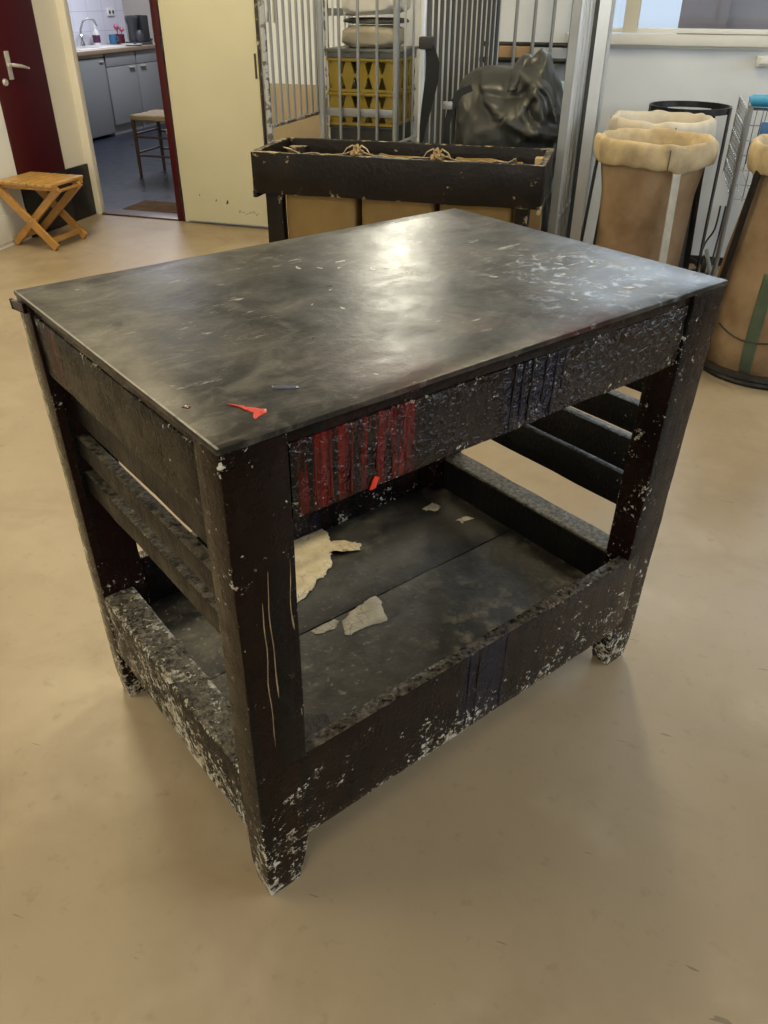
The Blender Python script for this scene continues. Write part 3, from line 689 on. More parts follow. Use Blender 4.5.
mark('paint_fleck', [(.86, .60), (.90, .61), (.91, .58), (.88, .575)], SZ, .0012, 'peel_grey', 10, .01, 5)
# runs of paint on the front
random.seed(5)
def run(x, z0, z1, r, m, y=.005, wob=.004, nm='paint_run'):
    bm = new(); pts = []; rs = []
    n = 14
    for k in range(n + 1):
        t = k / n; z = z0 + (z1 - z0) * t
        pts.append((x + noise.noise(Vector((x * 50, 0, z * 14))) * wob, y, z)); rs.append(r * (.55 + .45 * abs(noise.noise(Vector((x * 77, 3, z * 30)))) + (.35 if k > n - 3 else 0)))
    rs[-1] *= .4; rs[0] *= .5
    add_tube(bm, pts, rs, 8, flat=1.0); warp(bm); obj(nm, bm, m, tb, angle=80)
for x, zb in ((.138, .815), (.163, .812), (.196, .811), (.240, .83), (.268, .812), (.292, .83)):
    run(x, .922, zb, .0026, M['drip_red'], y=.0062, wob=.002)
for x, zb in ((.505, .81), (.525, .83), (.545, .815), (.575, .84), (.60, .812), (.62, .85)):
    run(x, .922, zb, .0026, M['drip_blue'], y=.0062, wob=.002)
for x, za, zb in ((.040, .70, .38), (.052, .76, .50), (.087, .77, .62), (.090, .58, .43)):
    run(x, za, zb, .0015, M['drip_cream'], y=.0015, wob=.004)
for x in (.475, .50, .575):
    run(x, .338, .135, .003, M['drip_blue'], y=.0005, wob=.002)
mark_bm = new(); add_blob(mark_bm, ragged([(.226, .806), (.236, .806), (.244, .822), (.236, .826)], 3, .002, 3), 0, .002)
for v in mark_bm.verts: v.co = Vector((v.co.x, .0055 - v.co.z, v.co.y))
warp(mark_bm); obj('paint_dot', mark_bm, 'paint_red', tb)

# ------------------------------------------------------------------ sorting bin behind the table
bx0, bx1, by0, by1, bz = -1.285, .012, 2.795, 3.245, .80
bn = thing('sorting_bin', 'long dark chipped wooden bin frame behind the table with canvas sacks hung inside', 'bin', ((bx0 + bx1) / 2, (by0 + by1) / 2, 0), math.radians(2.4))
hx, hy = (bx1 - bx0) / 2, (by1 - by0) / 2
def bpart(name, bm, m, seed, amp=.003):
    worn(bm, amp, .05, seed); return obj(name, bm, m, bn, angle=50)
bm = new(); add_box(bm, -hx, hx, -hy, -hy + .028, bz - .175, bz, .006); bpart('rim_board', bm, 'bin_wood', 31)
bm = new(); add_box(bm, -hx, hx, hy - .028, hy, bz - .175, bz, .006); bpart('rim_board', bm, 'bin_wood', 32)
bm = new(); add_box(bm, -hx, -hx + .03, -hy + .026, hy - .026, bz - .175, bz + .002, .006); bpart('rim_board', bm, 'bin_wood', 33)
bm = new(); add_box(bm, hx - .03, hx, -hy + .026, hy - .026, bz - .175, bz + .002, .006); bpart('rim_board', bm, 'bin_wood', 34)
bm = new(); add_box(bm, -hx - .004, -hx + .02, -hy - .004, hy, bz - .195, bz - .16, .008); bpart('corner_batten', bm, 'bin_wood', 35)
bm = new(); add_box(bm, hx - .02, hx + .004, -hy - .004, hy, bz - .195, bz - .16, .008); bpart('corner_batten', bm, 'bin_wood', 36)
for (x, y, m) in ((-hx + .045, -hy + .028, 'bin_wood'), (hx - .11, -hy + .028, 'bin_wood'), (-hx + .045, hy - .083, 'bin_wood'), (hx - .075, hy - .083, 'wood_pale')):
    bm = new(); add_box(bm, x, x + .08 if x < 0 else x + .055, y, y + .055, 0, bz - .03, .005); bpart('leg', bm, m, int(abs(x) * 90))
for y in (-hy + .04, hy - .07):
    bm = new(); add_box(bm, -hx + .125, hx - .11, y, y + .03, .14, .20, .004); bpart('stretcher', bm, 'bin_wood', 41)
def bin_sack(xc, w, label, seed):
    r = thing('canvas_sack', label, 'sack', (bn.location.x, bn.location.y, 0), bn.rotation_euler.z, 'canvas sacks hanging in the sorting bin')
    bm = new(); n = 56; d0 = hy - .034; rings = []
    prof = [(0.80, .20), (1.0, .215), (1.0, .30), (1.0, .45), (1.0, .58), (.985, .66), (.97, .71), (.975, .73), (.96, .74), (.92, .73), (.88, .69)]
    for j, (s, z) in enumerate(prof):
        ring = []
        for k in range(n):
            a = 2 * PI * k / n; ca, sa = math.cos(a), math.sin(a)
            e = .16
            x = w / 2 * (abs(ca) ** e) * (1 if ca > 0 else -1); y = d0 * (abs(sa) ** e) * (1 if sa > 0 else -1)
            nz = noise.noise(Vector((x * 9 + seed * 7, y * 9, z * 2)))
            zz = z
            if z > .69: zz += .020 * nz + .018 * max(0, abs(x) / (w / 2) - .75) * 4 * (.5 + .5 * math.sin(seed * 3 + (2 if x > 0 else 0)))
            ins = .006 * noise.noise(Vector((a * 5, seed, z * 3)))
            ring.append(bm.verts.new((xc + x * s * (1 - abs(ins)), y * s * (1 - abs(ins) * 2), zz)))
        rings.append(ring)
    for A, B in zip(rings, rings[1:]):
        for k in range(n): bm.faces.new((A[k], A[(k + 1) % n], B[(k + 1) % n], B[k]))
    bm.faces.new(rings[0]); solidify(obj('bag', bm, 'canvas_bin', r, angle=60), .003)
    # the cloth's upper edge folded in along the front board
    bm = new(); G = []
    for k in range(41):
        t = k / 40; x = xc - w / 2 + .006 + (w - .012) * t; e_ = (2 * t - 1)
        zt = .797 + .010 * noise.noise(Vector((t * 6, seed, 0))) + .020 * e_ ** 4; col_ = []
        for q in range(6):
            u = q / 5; wv = noise.noise(Vector((t * 9, u * 2, seed + 3)))
            col_.append(bm.verts.new((x, -d0 + .006 + .085 * u + .010 * wv, zt - .012 * u - .035 * u * u + .010 * wv * u)))
        G.append(col_)
    for A, B in zip(G, G[1:]):
        for q in range(5): bm.faces.new((A[q], B[q], B[q + 1], A[q + 1]))
    solidify(obj('hem', bm, 'canvas_light', r, angle=80), .004)
    return r
bin_sack(-.345, .335, 'tan canvas sack hanging in the left third of the dark bin', 1)
bin_sack(.015, .335, 'tan canvas sack hanging in the middle of the dark bin', 2)
bin_sack(.365, .325, 'tan canvas sack hanging in the right third of the dark bin', 3)
rg = bn.rotation_euler.z
for i, (xk, lab) in enumerate(((-.165, 'knotted tan cloth tie between the left and middle sacks'), (.19, 'knotted tan cloth tie between the middle and right sacks'))):
    bm = new()
    for q in range(3):
        pts = [(xk + .022 * math.cos(t * 1.3 + q * 2) * (1 - .3 * q), -hy + .045 + .02 * math.sin(t * 1.7 + q), .80 + .012 * q + .014 * math.sin(t * 1.1 + q)) for t in [k * .55 for k in range(10)]]
        add_tube(bm, pts, .010 - .002 * q, 8)
    o = obj('cloth_knot', bm, 'canvas'); o.location = (bn.location.x, bn.location.y, 0); o.rotation_euler = (0, 0, rg)
    tag(o, lab, 'knot')
    for s in (-1, 1):
        bm = new(); add_tube(bm, [(xk, -hy + .045, .815), (xk + s * .02, -hy + .04, .838), (xk + s * .045, -hy + .035, .826), (xk + s * .06, -hy + .03, .805)], [.005, .004, .003, .002], 6); obj('loose_end', bm, 'canvas_light', o)

# ------------------------------------------------------------------ roll cages
def rod(bm, p, q, r, n=8): add_tube(bm, [p, q], r, n)
def panel(parent, p, q, z0, z1, n, name='side_panel', post=.015, barr=.0065, rails=(), m='galv', flatpost=False, bar_m='galv', ext=0):
    """two posts with rails, and n bars as sub-parts"""
    p, q = Vector((*p, 0)), Vector((*q, 0)); bm = new()
    for e in (p, q):
        add_tube(bm, [(e.x, e.y, z0 - ext), (e.x, e.y, z1)], post, 10)
    for z in (z0, z1) + tuple(rails):
        add_tube(bm, [(p.x, p.y, z), (q.x, q.y, z)], .009, 8)
    o = obj(name, bm, m, parent)
    proto = None
    for k in range(n):
        c = p.lerp(q, (k + 1) / (n + 1))
        if proto is None:
            b_ = new(); add_tube(b_, [(0, 0, z0), (0, 0, z1)], barr, 8); proto = obj('bar', b_, bar_m, o); proto.location = (c.x, c.y, 0)
        else:
            d_ = proto.copy(); C.objects.link(d_); d_.parent = o; d_.location = (c.x, c.y, 0)
    return o
def caster(parent, x, y):
    bm = new(); add_tube(bm, [(x - .014, y, .05), (x + .014, y, .05)], .05, 20); w_ = obj('wheel', bm, 'rubber', parent)
    bm = new(); add_box(bm, x - .022, x - .016, y - .02, y + .02, .04, .115, .002); add_box(bm, x + .016, x + .022, y - .02, y + .02, .04, .115, .002); add_box(bm, x - .03, x + .03, y - .03, y + .03, .112, .12, .002); obj('fork', bm, 'galv_dull', w_)
def base(parent, x0, x1, y0, y1):
    bm = new(); add_box(bm, x0, x1, y0, y1, .12, .15, .004); obj('base_tray', bm, 'galv_dull', parent)
    for x in (x0 + .05, x1 - .05):
        for y in (y0 + .06, y1 - .06): caster(parent, x, y)
ZT = 1.72
c1 = thing('roll_cage', 'galvanised roll cage holding yellow crates, with its gate swung open on the left', 'roll cage', (0, 0, 0))
base(c1, -1.335, -.89, 3.80, 4.32)
panel(c1, (-1.328, 3.82), (-1.328, 4.30), .15, ZT, 4)
panel(c1, (-.912, 3.82), (-.865, 4.30), .15, ZT, 3, rails=(.70,))
fpn = panel(c1, (-1.328, 3.815), (-.912, 3.815), .15, ZT, 3, 'front_panel', barr=.0085, post=.017, m='galv_dull', bar_m='galv_dull')
bm = new(); add_box(bm, -1.325, -.915, 3.832, 3.838, .825, .865, .002); obj('cross_rail', bm, 'galv_dull', fpn)
gt = panel(c1, (-1.47, 3.42), (-1.435, 4.19), .81, ZT, 9, 'gate_panel', m='galv_rust', bar_m='galv_dull', ext=.79, barr=.0085)
bm = new(); add_tube(bm, [(-1.47, 3.42, .025), (-1.435, 4.19, .025)], .015, 8); obj('gate_foot', bm, 'galv_dull', gt)
for z in (.5, 1.3):
    bm = new(); add_bar(bm, (-1.435, 4.19, z), (-1.328, 4.28, z), .03, .012, (0, 0, 1)); obj('hinge', bm, 'galv_dull', gt)
c2 = thing('roll_cage', 'galvanised roll cage holding the dark tarpaulin bag beside the stands', 'roll cage', (0, 0, 0))
base(c2, -.62, .03, 3.42, 4.36)
panel(c2, (-.665, 3.40), (-.520, 4.36), .15, ZT, 11, rails=(.45, 1.5), barr=.0065)
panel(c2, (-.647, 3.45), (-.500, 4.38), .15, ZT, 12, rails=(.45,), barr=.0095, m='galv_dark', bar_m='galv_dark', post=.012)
panel(c2, (-.50, 4.40), (.105, 4.40), .15, ZT, 5, 'back_panel', rails=(), barr=.0095, bar_m='galv_dull')
sp_ = panel(c2, (.030, 3.42), (.060, 4.36), .15, ZT, 6, rails=(.45, 1.5), barr=.012)
bm = new(); add_bar(bm, (.020, 3.385, .15), (.020, 3.385, ZT), .036, .012, (1, 0, 0), .002); obj('flat_post', bm, 'galv_dull', sp_)
c3 = thing('folded_cage_frame', 'folded galvanised cage frame leaning upright between the roll cage and the sack stands', 'cage frame', (0, 0, 0))
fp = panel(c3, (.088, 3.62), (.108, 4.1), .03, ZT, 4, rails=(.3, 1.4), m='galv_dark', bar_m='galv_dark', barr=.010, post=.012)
bm = new(); add_bar(bm, (.124, 3.590, .02), (.124, 3.590, ZT), .052, .012, (1, 0, 0), .002); obj('flat_post', bm, 'galv', fp)

# crates and bundle in the left cage
def crate(name, x0, x1, y0, y1, z0, z1, m, label, holes=True):
    r = thing(name, label, 'crate', ((x0 + x1) / 2, (y0 + y1) / 2, z0)); w, dp, h = (x1 - x0) / 2, (y1 - y0) / 2, z1 - z0
    bm = new(); add_box(bm, -w, w, -dp, dp, 0, .012, .003); obj('bottom', bm, m, r)
    def wall(horizontal, s):
        bm = new(); L = w if horizontal else dp; t = .006
        def pt(u, z, o): return (u, s * (dp - .008) + o, z) if horizontal else (s * (w - .008) + o, u, z)
        def quad(u0a, u1a, za, u0b, u1b, zb):
            vs = [bm.verts.new(pt(u, z, o)) for o in (-t, t) for u, z in ((u0a, za), (u1a, za), (u1b, zb), (u0b, zb))]
            for f in ((0, 1, 2, 3), (7, 6, 5, 4), (0, 4, 5, 1), (1, 5, 6, 2), (2, 6, 7, 3), (3, 7, 4, 0)): bm.faces.new([vs[i] for i in f])
        if not holes:
            quad(-L, L, .012, -L, L, h)
        else:
            bh = .016; mid = h / 2
            for z in (.0, mid - bh / 2, h - bh): quad(-L, L, z, -L, L, z + bh)
            n = 5 if horizontal else 6
            for k in range(n):
                u0 = -L + 2 * L * k / n; u1 = -L + 2 * L * (k + 1) / n; cw = u1 - u0; a, b = .06 * cw, .30 * cw
                quad(u0 + b, u1 - b, bh, u0 + a, u1 - a, mid - bh / 2)
                quad(u0 + a, u1 - a, mid + bh / 2, u0 + b, u1 - b, h - bh)
        obj('wall', bm, m, r, smooth=False)
    for s in (-1, 1): wall(True, s); wall(False, s)
    bm = new()
    for s in (-1, 1):
        add_box(bm, -w - .004, w + .004, s * dp - .010, s * dp + .004, h - .012, h, .002); add_box(bm, s * w - .010, s * w + .004, -dp, dp, h - .012, h, .002)
    obj('rim', bm, m, r)
    return r
crate('plastic_crate', -1.30, -.93, 3.86, 4.24, .152, .46, 'crate_dark', 'charcoal crate at the very bottom of the stack in the left cage', False)
crate('plastic_crate', -1.30, -.93, 3.86, 4.24, .462, .775, 'crate_dark', 'charcoal crate directly under the two yellow crates', False)
crate('plastic_crate', -1.305, -.925, 3.855, 4.245, .777, .938, 'crate', 'lower of the two yellow slotted crates in the left cage')
crate('plastic_crate', -1.305, -.925, 3.855, 4.245, .940, 1.10, 'crate', 'upper of the two yellow slotted crates in the left cage')
tr = thing('grey_tray', 'shallow grey tray lying on top of the yellow crates', 'tray', (-1.115, 4.05, 1.101))
bm = new(); add_box(bm, -.195, .195, -.20, .20, 0, .035, .006); obj('tray_body', bm, 'crate_grey', tr)
bm = new(); add_box(bm, -.205, .205, -.21, .21, .028, .042, .004); obj('rim', bm, 'crate_grey', tr)
def bundle(name, c, sx, sy, sz, m, label, cat, seed, tilt=0.0):
    bm = new(); r = bmesh.ops.create_uvsphere(bm, u_segments=72, v_segments=36, radius=1)
    for v in bm.verts:
        p = v.co.copy(); e = .45
        q = Vector([math.copysign(abs(t) ** e, t) for t in p]); q = q / max(1.0, q.length / 1.25)
        q = q * (1 + .06 * noise.noise(p * 3 + Vector((seed, 0, 0))))
        v.co = Vector((c[0] + q.x * sx, c[1] + q.y * sy, c[2] + max(q.z, -.95) * sz + tilt * q.x))
    o = obj(name, bm, m, angle=75); tag(o, label, cat); return o
bundle('folded_blanket', (-1.105, 4.05, 1.194), .155, .15, .052, 'beige_cloth', 'folded beige blanket on the grey tray in the left cage', 'blanket', 1)
bundle('gap_filler', (-1.10, 4.07, 1.266), .160, .14, .014, 'crate_dark', 'flat black cushion for the dark gap between the beige blanket and the white sheet', 'filler', 4)  # flat black shape drawn in place of the shaded gap under the sheet
bundle('folded_sheet', (-1.09, 4.05, 1.352), .165, .15, .062, 'white_cloth', 'crumpled white sheet on top of the stack in the left cage', 'sheet', 2, .01)

# boards leaning on the wall behind the gate
bm = new(); add_box(bm, -1.99, -1.57, YB - .05, YB - .02, 0, .905, .003); tag(obj('fibreboard', bm, 'brown_board'), 'brown board standing against the wall behind the open cage gate', 'board')
ho = thing('plastic_strips', 'white plastic strips hanging at the top of the open cage gate', 'strips', (-1.47, 3.47, 0))
for k, (dy, zb) in enumerate(((.03, 1.27), (.12, 1.262))):
    bm = new(); pts = [(-.012 + .006 * math.sin(t * 3 + k), dy + .01 * math.sin(t * 2.3), 1.70 - (1.70 - zb) * t / 8) for t in range(9)]
    add_tube(bm, pts, [.012 + .008 * t / 8 for t in range(9)], 8, flat=.5); obj('strip', bm, 'white_cloth', ho)

# strap
def ribbon(bm, pts, wid, t=.004, nrm=(0, 1, 0)):
    """a flat band lying in the plane across nrm"""
    n_ = Vector(nrm); P = [Vector(p) for p in pts]; rows = []
    for i, p in enumerate(P):
        tg = (P[min(i + 1, len(P) - 1)] - P[max(i - 1, 0)]).normalized(); sd = tg.cross(n_).normalized(); w_ = wid[i] if isinstance(wid, (list, tuple)) else wid
        rows.append([bm.verts.new(p + sd * a * w_ / 2 + n_ * b_ * t / 2) for a, b_ in ((-1, -1), (1, -1), (1, 1), (-1, 1))])
    for A, B in zip(rows, rows[1:]):
        for k in range(4): bm.faces.new((A[k], A[(k + 1) % 4], B[(k + 1) % 4], B[k]))
    bm.faces.new(rows[0]); bm.faces.new(rows[-1])
bm = new()
ribbon(bm, [(-.628, 3.352, 1.215), (-.612, 3.350, 1.17), (-.598, 3.348, 1.12), (-.600, 3.346, 1.06), (-.613, 3.346, .99), (-.628, 3.348, .91), (-.640, 3.350, .84), (-.646, 3.352, .77)], [.034, .048, .062, .064, .056, .044, .030, .016])
bm2 = bm; stp = obj('strap', bm2, 'strap'); tag(stp, 'black webbing strap hanging on the side of the right roll cage', 'strap')
bm = new(); add_box(bm, -.668, -.600, 3.340, 3.392, 1.175, 1.225, .008); obj('buckle', bm, 'rubber', stp)

# tarpaulin bag
def pdist(x, z, pl):
    """distance to a polyline and on which side of it"""
    best = (9, 1)
    for (ax, az), (bx, bz) in zip(pl, pl[1:]):
        dx, dz = bx - ax, bz - az; t = max(0, min(1, ((x - ax) * dx + (z - az) * dz) / (dx * dx + dz * dz)))
        d = math.hypot(x - ax - dx * t, z - az - dz * t); sgn = 1 if dx * (z - az) - dz * (x - ax) > 0 else -1
        if d < best[0]: best = (d, sgn)
    return best
FOLDS = [  # polyline in room x,z; height; width above the line; width below
    ([(-.41, 1.03), (-.365, .955), (-.30, .895), (-.21, .845), (-.12, .812), (-.04, .79)], .040, .050, .012),
    ([(-.38, .985), (-.30, .972), (-.21, .978), (-.165, 1.03)], -.030, .020, .018),
    ([(-.235, 1.10), (-.165, 1.03), (-.125, .96), (-.105, .88), (-.13, .83)], .042, .012, .030),
    ([(-.15, 1.04), (-.10, .99), (-.07, .90), (-.055, .80)], .036, .025, .010),
    ([(-.20, .965), (-.185, .91), (-.15, .86), (-.10, .835)], .030, .012, .022),
    ([(-.50, 1.03), (-.515, .95), (-.50, .86), (-.46, .76)], .022, .03, .02),
    ([(-.15, .96), (-.165, .92), (-.12, .86)], -.028, .015, .012)]
def ztop(x):
    P = [(-.60, .93), (-.555, 1.0), (-.52, 1.05), (-.47, 1.08), (-.42, 1.09), (-.34, 1.088), (-.285, 1.085), (-.262, 1.12), (-.235, 1.145), (-.19, 1.14), (-.15, 1.165), (-.12, 1.15), (-.09, 1.08), (-.055, 1.03), (-.02, .93)]
    if x <= P[0][0]: return P[0][1]
    for (a, za), (b, zb) in zip(P, P[1:]):
        if a <= x <= b: return za + (zb - za) * (x - a) / (b - a)
    return P[-1][1]
def bag():
    bx, by = -.295, 3.735
    r = thing('tarpaulin_bag', 'bulging dark grey tarpaulin bag with a crumpled neck in the right roll cage', 'bag', (bx, by, .152))
    bm = new(); nu, nv = 170, 100; rings = []
    for j in range(nv + 1):
        t = j / nv; ring = []
        tt = .55 * t / .45 if t < .45 else .55 + .45 * (t - .45) / .55     # same spacing, finer near the top
        tt = 1 - (1 - t) ** 1.35
        for k in range(nu):
            a = 2 * PI * k / nu; ca, sa = math.cos(a), math.sin(a); e = .66
            x = -.008 + .248 * math.copysign(abs(ca) ** e, ca); g = 1 if tt < .62 else math.sqrt(max(0, 1 - ((tt - .62) / .38) ** 2))
            g *= min(1, .55 + tt * 8)
            y = .26 * math.copysign(abs(sa) ** e, sa) * (g * .97 + .03)
            zr = tt * (ztop(bx + x) - .152)
            X, Z = bx + x, zr + .152; dsp = 0.0
            for pl, h, wa, wb in FOLDS:
                d, sg = pdist(X, Z, pl); w = wa if sg > 0 else wb
                dsp += h * math.exp(-(d / w) ** 1.6)
            right = max(0, min(1, (X + .30) / .2))
            n1 = noise.noise(Vector((X * 6, y * 6, Z * 6))); n2 = 1 - 2 * abs(noise.noise(Vector((X * 13, y * 8, Z * 11 + 4))))
            dsp += .020 * n1 + (.006 + .016 * right) * n2
            o = Vector((ca * .35, sa, 0)).normalized() * dsp * min(1, .2 + g)
            ring.append(bm.verts.new((x + o.x, y + o.y, max(0, zr + .010 * n1 * tt))))
        rings.append(ring)
    for A, B in zip(rings, rings[1:]):
        for k in range(nu): bm.faces.new((A[k], A[(k + 1) % nu], B[(k + 1) % nu], B[k]))
    bm.faces.new(rings[0])
    for k in range(nu // 2):                       # close the seam at the top
        try: bm.faces.new((rings[-1][k], rings[-1][k + 1], rings[-1][(nu - k - 1) % nu], rings[-1][(nu - k) % nu]))
        except ValueError: pass
    obj('bag_body', bm, 'bag', r, angle=80)
    # crumpled flap of the neck hanging over the right shoulder
    bm = new(); nu, nv = 34, 20; G = []
    for j in range(nv + 1):
        row = []
        for k in range(nu + 1):
            u, v = k / nu, j / nv
            X = -.275 + .20 * u + .05 * v * u; Z = ztop(X) + .004 - .17 * v * (.45 + .55 * math.sin(u * PI * .9 + .3))
            d = .030 * math.sin(u * 13 + v * 4) * (.3 + .7 * v) + .022 * noise.noise(Vector((u * 4, v * 3, 7)))
            yy = -.035 - .16 * math.sqrt(v) + d
            row.append(bm.verts.new((X - bx, yy, Z - .152 + .012 * noise.noise(Vector((u * 6, v * 5, 2))))))
        G.append(row)
    for j in range(nv):
        for k in range(nu): bm.faces.new((G[j][k], G[j][k + 1], G[j + 1][k + 1], G[j + 1][k]))
    solidify(obj('neck_flap', bm, 'bag', r, angle=70), .005)
    bm = new(); ribbon(bm, [(-.15, -.215, .86), (-.20, -.245, .84), (-.235, -.268, .78), (-.25, -.280, .70), (-.245, -.284, .62), (-.25, -.284, .54)], [.03, .034, .034, .03, .026, .02]); h = obj('carry_strap', bm, 'strap', r)
    bm = new(); add_box(bm, -.272, -.225, -.298, -.278, .77, .805, .006); obj('buckle', bm, 'galv_dull', h)
bag()
dr = thing('plastic_drum', 'pale blue plastic drum behind the tarpaulin bag in the right cage', 'drum', (-.070, 4.16, .152))
bm = new(); add_lathe(bm, [(.07, 0), (.085, .01), (.085, .62), (.08, .70), (.088, .71), (.088, .82), (.06, .845), (.001, .85)], 24); obj('body', bm, 'pale_blue', dr)
bm = new(); add_lathe(bm, [(.022, 0), (.022, .012), (.001, .014)], 14)
for v in bm.verts: v.co = Vector((.025 + v.co.x, -.082 - v.co.z, .77 + v.co.y))
obj('bung', bm, 'maroon', dr)

# shelf, pipe and box on the back wall seen through the cage
sh_ = thing('wall_shelf', 'narrow dark tubular shelf on the back wall behind the right cage', 'shelf', (-.30, YB, 1.06))
for z, yo, rr in ((.015, -.13, .014), (.088, -.05, .013)):
    bm = new(); add_tube(bm, [(-.30, yo, z), (.36, yo, z)], rr, 10); obj('tube', bm, 'steel_dark', sh_)
bm = new(); add_box(bm, -.30, .36, -.12, -.01, .0, .012, .002); obj('board', bm, 'crate_grey', sh_)
for x in (-.27, .33):
    bm = new(); add_bar(bm, (x, 0, -.05), (x, -.12, .005), .02, .008, (1, 0, 0), .001); obj('bracket', bm, 'steel_dark', sh_)
bm = new(); add_box(bm, -.20, -.02, -.115, -.055, .0, .068, .002)
o = obj('cardboard_box', bm, 'cardboard'); o.location = (-.30, YB, 1.0725); tag(o, 'brown cardboard box on the narrow wall shelf behind the cage bars', 'box')



# ------------------------------------------------------------------ sack stands and sacks
def sack_stand(cx, cy, r, z, flare, label, m='steel_dark', angles=(.8, 2.4, 3.9, 5.5), strip=None):
    s = thing('sack_stand', label, 'stand', (cx, cy, 0), 0, 'sack stands along the back wall')
    bm = new(); n = 40
    prof = [(r - .004, z - .030), (r + .004, z - .030), (r + .005, z), (r - .004, z), (r - .004, z - .030)]
    add_lathe(bm, prof, n, close=False); obj('ring', bm, m, s)
    for i, a in enumerate(angles):
        bm = new(); ca, sa = math.cos(a), math.sin(a)
        rt = r + .008
        add_bar(bm, (ca * rt, sa * rt, z - .002), (ca * (r + flare), sa * (r + flare), .0), .028, .008, (-sa, ca, 0), .002)
        obj('leg', bm, M['steel_strip'] if strip == i else M[m], s)
    bm = new(); add_lathe(bm, [(r + flare - .012, .05), (r + flare - .002, .05), (r + flare - .002, .075), (r + flare - .012, .075), (r + flare - .012, .05)], n, close=False); obj('foot_ring', bm, m, s)
    return s
def sack(cx, cy, r, z, prof, label, mbody, mcuff, seed, cuff=.075):
    s = thing('canvas_sack', label, 'sack', (cx, cy, 0), 0)
    def fn(a, rr, zz, j):
        w = noise.noise(Vector((math.cos(a) * 2.2 + seed * 4, math.sin(a) * 2.2, zz * 2.4)))
        w2 = noise.noise(Vector((math.cos(a) * 7 + seed, math.sin(a) * 7, zz * 1.2)))
        k = 1.0 if zz < z - .05 else .3
        return rr * (1 + .03 * w * k) + .006 * w2, zz
    body = [(.001, .03)] + [(rr, zz) for rr, zz in prof] + [(r - .008, z - .10), (r - .006, z - .06)]
    # densify
    dense = [body[0]]
    for (a, b) in zip(body, body[1:]):
        for k in range(1, 5): dense.append((a[0] + (b[0] - a[0]) * k / 4, a[1] + (b[1] - a[1]) * k / 4))
    bm = new(); add_lathe(bm, dense, 56, fn=fn, close=False); solidify(obj('body', bm, mbody, s, angle=80), .003)
    def fc(a, rr, zz, j):
        w = noise.noise(Vector((math.cos(a) * 3 + seed * 2, math.sin(a) * 3, 1))); w2 = noise.noise(Vector((math.cos(a) * 8 + seed, math.sin(a) * 8, zz * 8)))
        dz = .0
        if j >= 6: dz = .024 * w * (j - 5) / 4
        top = .010 * w + .006 * w2
        inner = .020 * math.sin(a * 9 + seed + 3 * w) * max(0, (3.4 - j) / 3.4)
        return rr + .011 * w2 * (1 if j > 3 else .4) + .012 * w * (1 if j > 4 else .3) + inner - (.012 if j < 3 else 0), zz + dz + top * (1 if j < 8 else .3)
    c = [(r - .040, z - .26), (r - .034, z - .16), (r - .026, z - .09), (r - .018, z - .03), (r - .006, z + .010), (r + .010, z + .016), (r + .022, z + .006), (r + .027, z - .02), (r + .028, z - .05), (r + .022, z - cuff), (r + .014, z - cuff - .004)]
    bm = new(); add_lathe(bm, c, 72, fn=fc, close=False); o = obj('cuff', bm, mcuff, s, angle=80); solidify(o, .004)
    md = o.modifiers.new('smooth', 'SUBSURF'); md.levels = 1; md.render_levels = 1
    for a in (4.95, .3, 2.9):
        bm = new(); ca, sa = math.cos(a), math.sin(a); tt = (-sa * .004, ca * .004)
        add_tube(bm, [(ca * (r + .033), sa * (r + .033), z - .002), (ca * (r + .036), sa * (r + .036), z - .03), (ca * (r + .032), sa * (r + .032), z - cuff + .002)], .0022, 6); obj('seam', bm, 'cord', s)
    return s
RZ = .897
sack_stand(.437, 2.97, .212, RZ, .06, 'dark steel stand carrying the front tan sack right of the roll cage', angles=(5.15, 3.35, 1.9, .5), strip=0)
sack(.437, 2.97, .212, RZ, [(.10, .032), (.165, .05), (.175, .15), (.180, .45), (.188, .70)], 'tan canvas sack with folded cuff, front one right of the roll cage', 'canvas_brown', 'canvas_light', 1)
sack_stand(.455, 3.62, .215, RZ, .05, 'dark steel stand carrying the greyish sack behind the front tan sack', angles=(5.6, 3.6, 1.9, .5))
sack(.455, 3.62, .215, RZ, [(.10, .032), (.17, .05), (.18, .15), (.185, .45), (.19, .70)], 'greyish canvas sack with folded cuff, standing behind the front tan sack', 'canvas_brown', 'canvas_grey', 2)
sack_stand(.585, 4.285, .205, RZ, .02, 'empty dark steel ring stand without a sack against the back wall', angles=(5.9, 3.5, 2.2, .9))
sack_stand(1.055, 2.98, .232, RZ, .110, 'dark steel stand carrying the big brown sack at the right edge', angles=(3.62, 2.2, .6, 5.4))
s4 = sack(1.055, 2.98, .232, RZ, [(.16, .025), (.262, .035), (.278, .12), (.275, .30), (.258, .50), (.225, .75)], 'big bulging brown sack with a green stripe at the right edge', 'canvas_brown', 'canvas_light', 3, .085)
# green stripe and cord on the big sack
def on_sack(a, z):
    pr = [(.262, .035), (.278, .12), (.275, .30), (.258, .50), (.225, .75), (.22, .80)]
    for (r0, z0), (r1, z1) in zip(pr, pr[1:]):
        if z0 <= z <= z1: rr = r0 + (r1 - r0) * (z - z0) / (z1 - z0); break
    else: rr = .262
    w = noise.noise(Vector((math.cos(a) * 2.2 + 12, math.sin(a) * 2.2, z * 2.4))); w2 = noise.noise(Vector((math.cos(a) * 7 + 3, math.sin(a) * 7, z * 1.2)))
    rr = rr * (1 + .03 * w) + .006 * w2 + .004
    return (rr * math.cos(a), rr * math.sin(a), z)
bm = new(); G = []
for j in range(21):
    z = .045 + .42 * j / 20; G.append([bm.verts.new(on_sack(4.32 + (k - 2) * .044, z)) for k in range(5)])
for j in range(20):
    for k in range(4): bm.faces.new((G[j][k], G[j][k + 1], G[j + 1][k + 1], G[j + 1][k]))
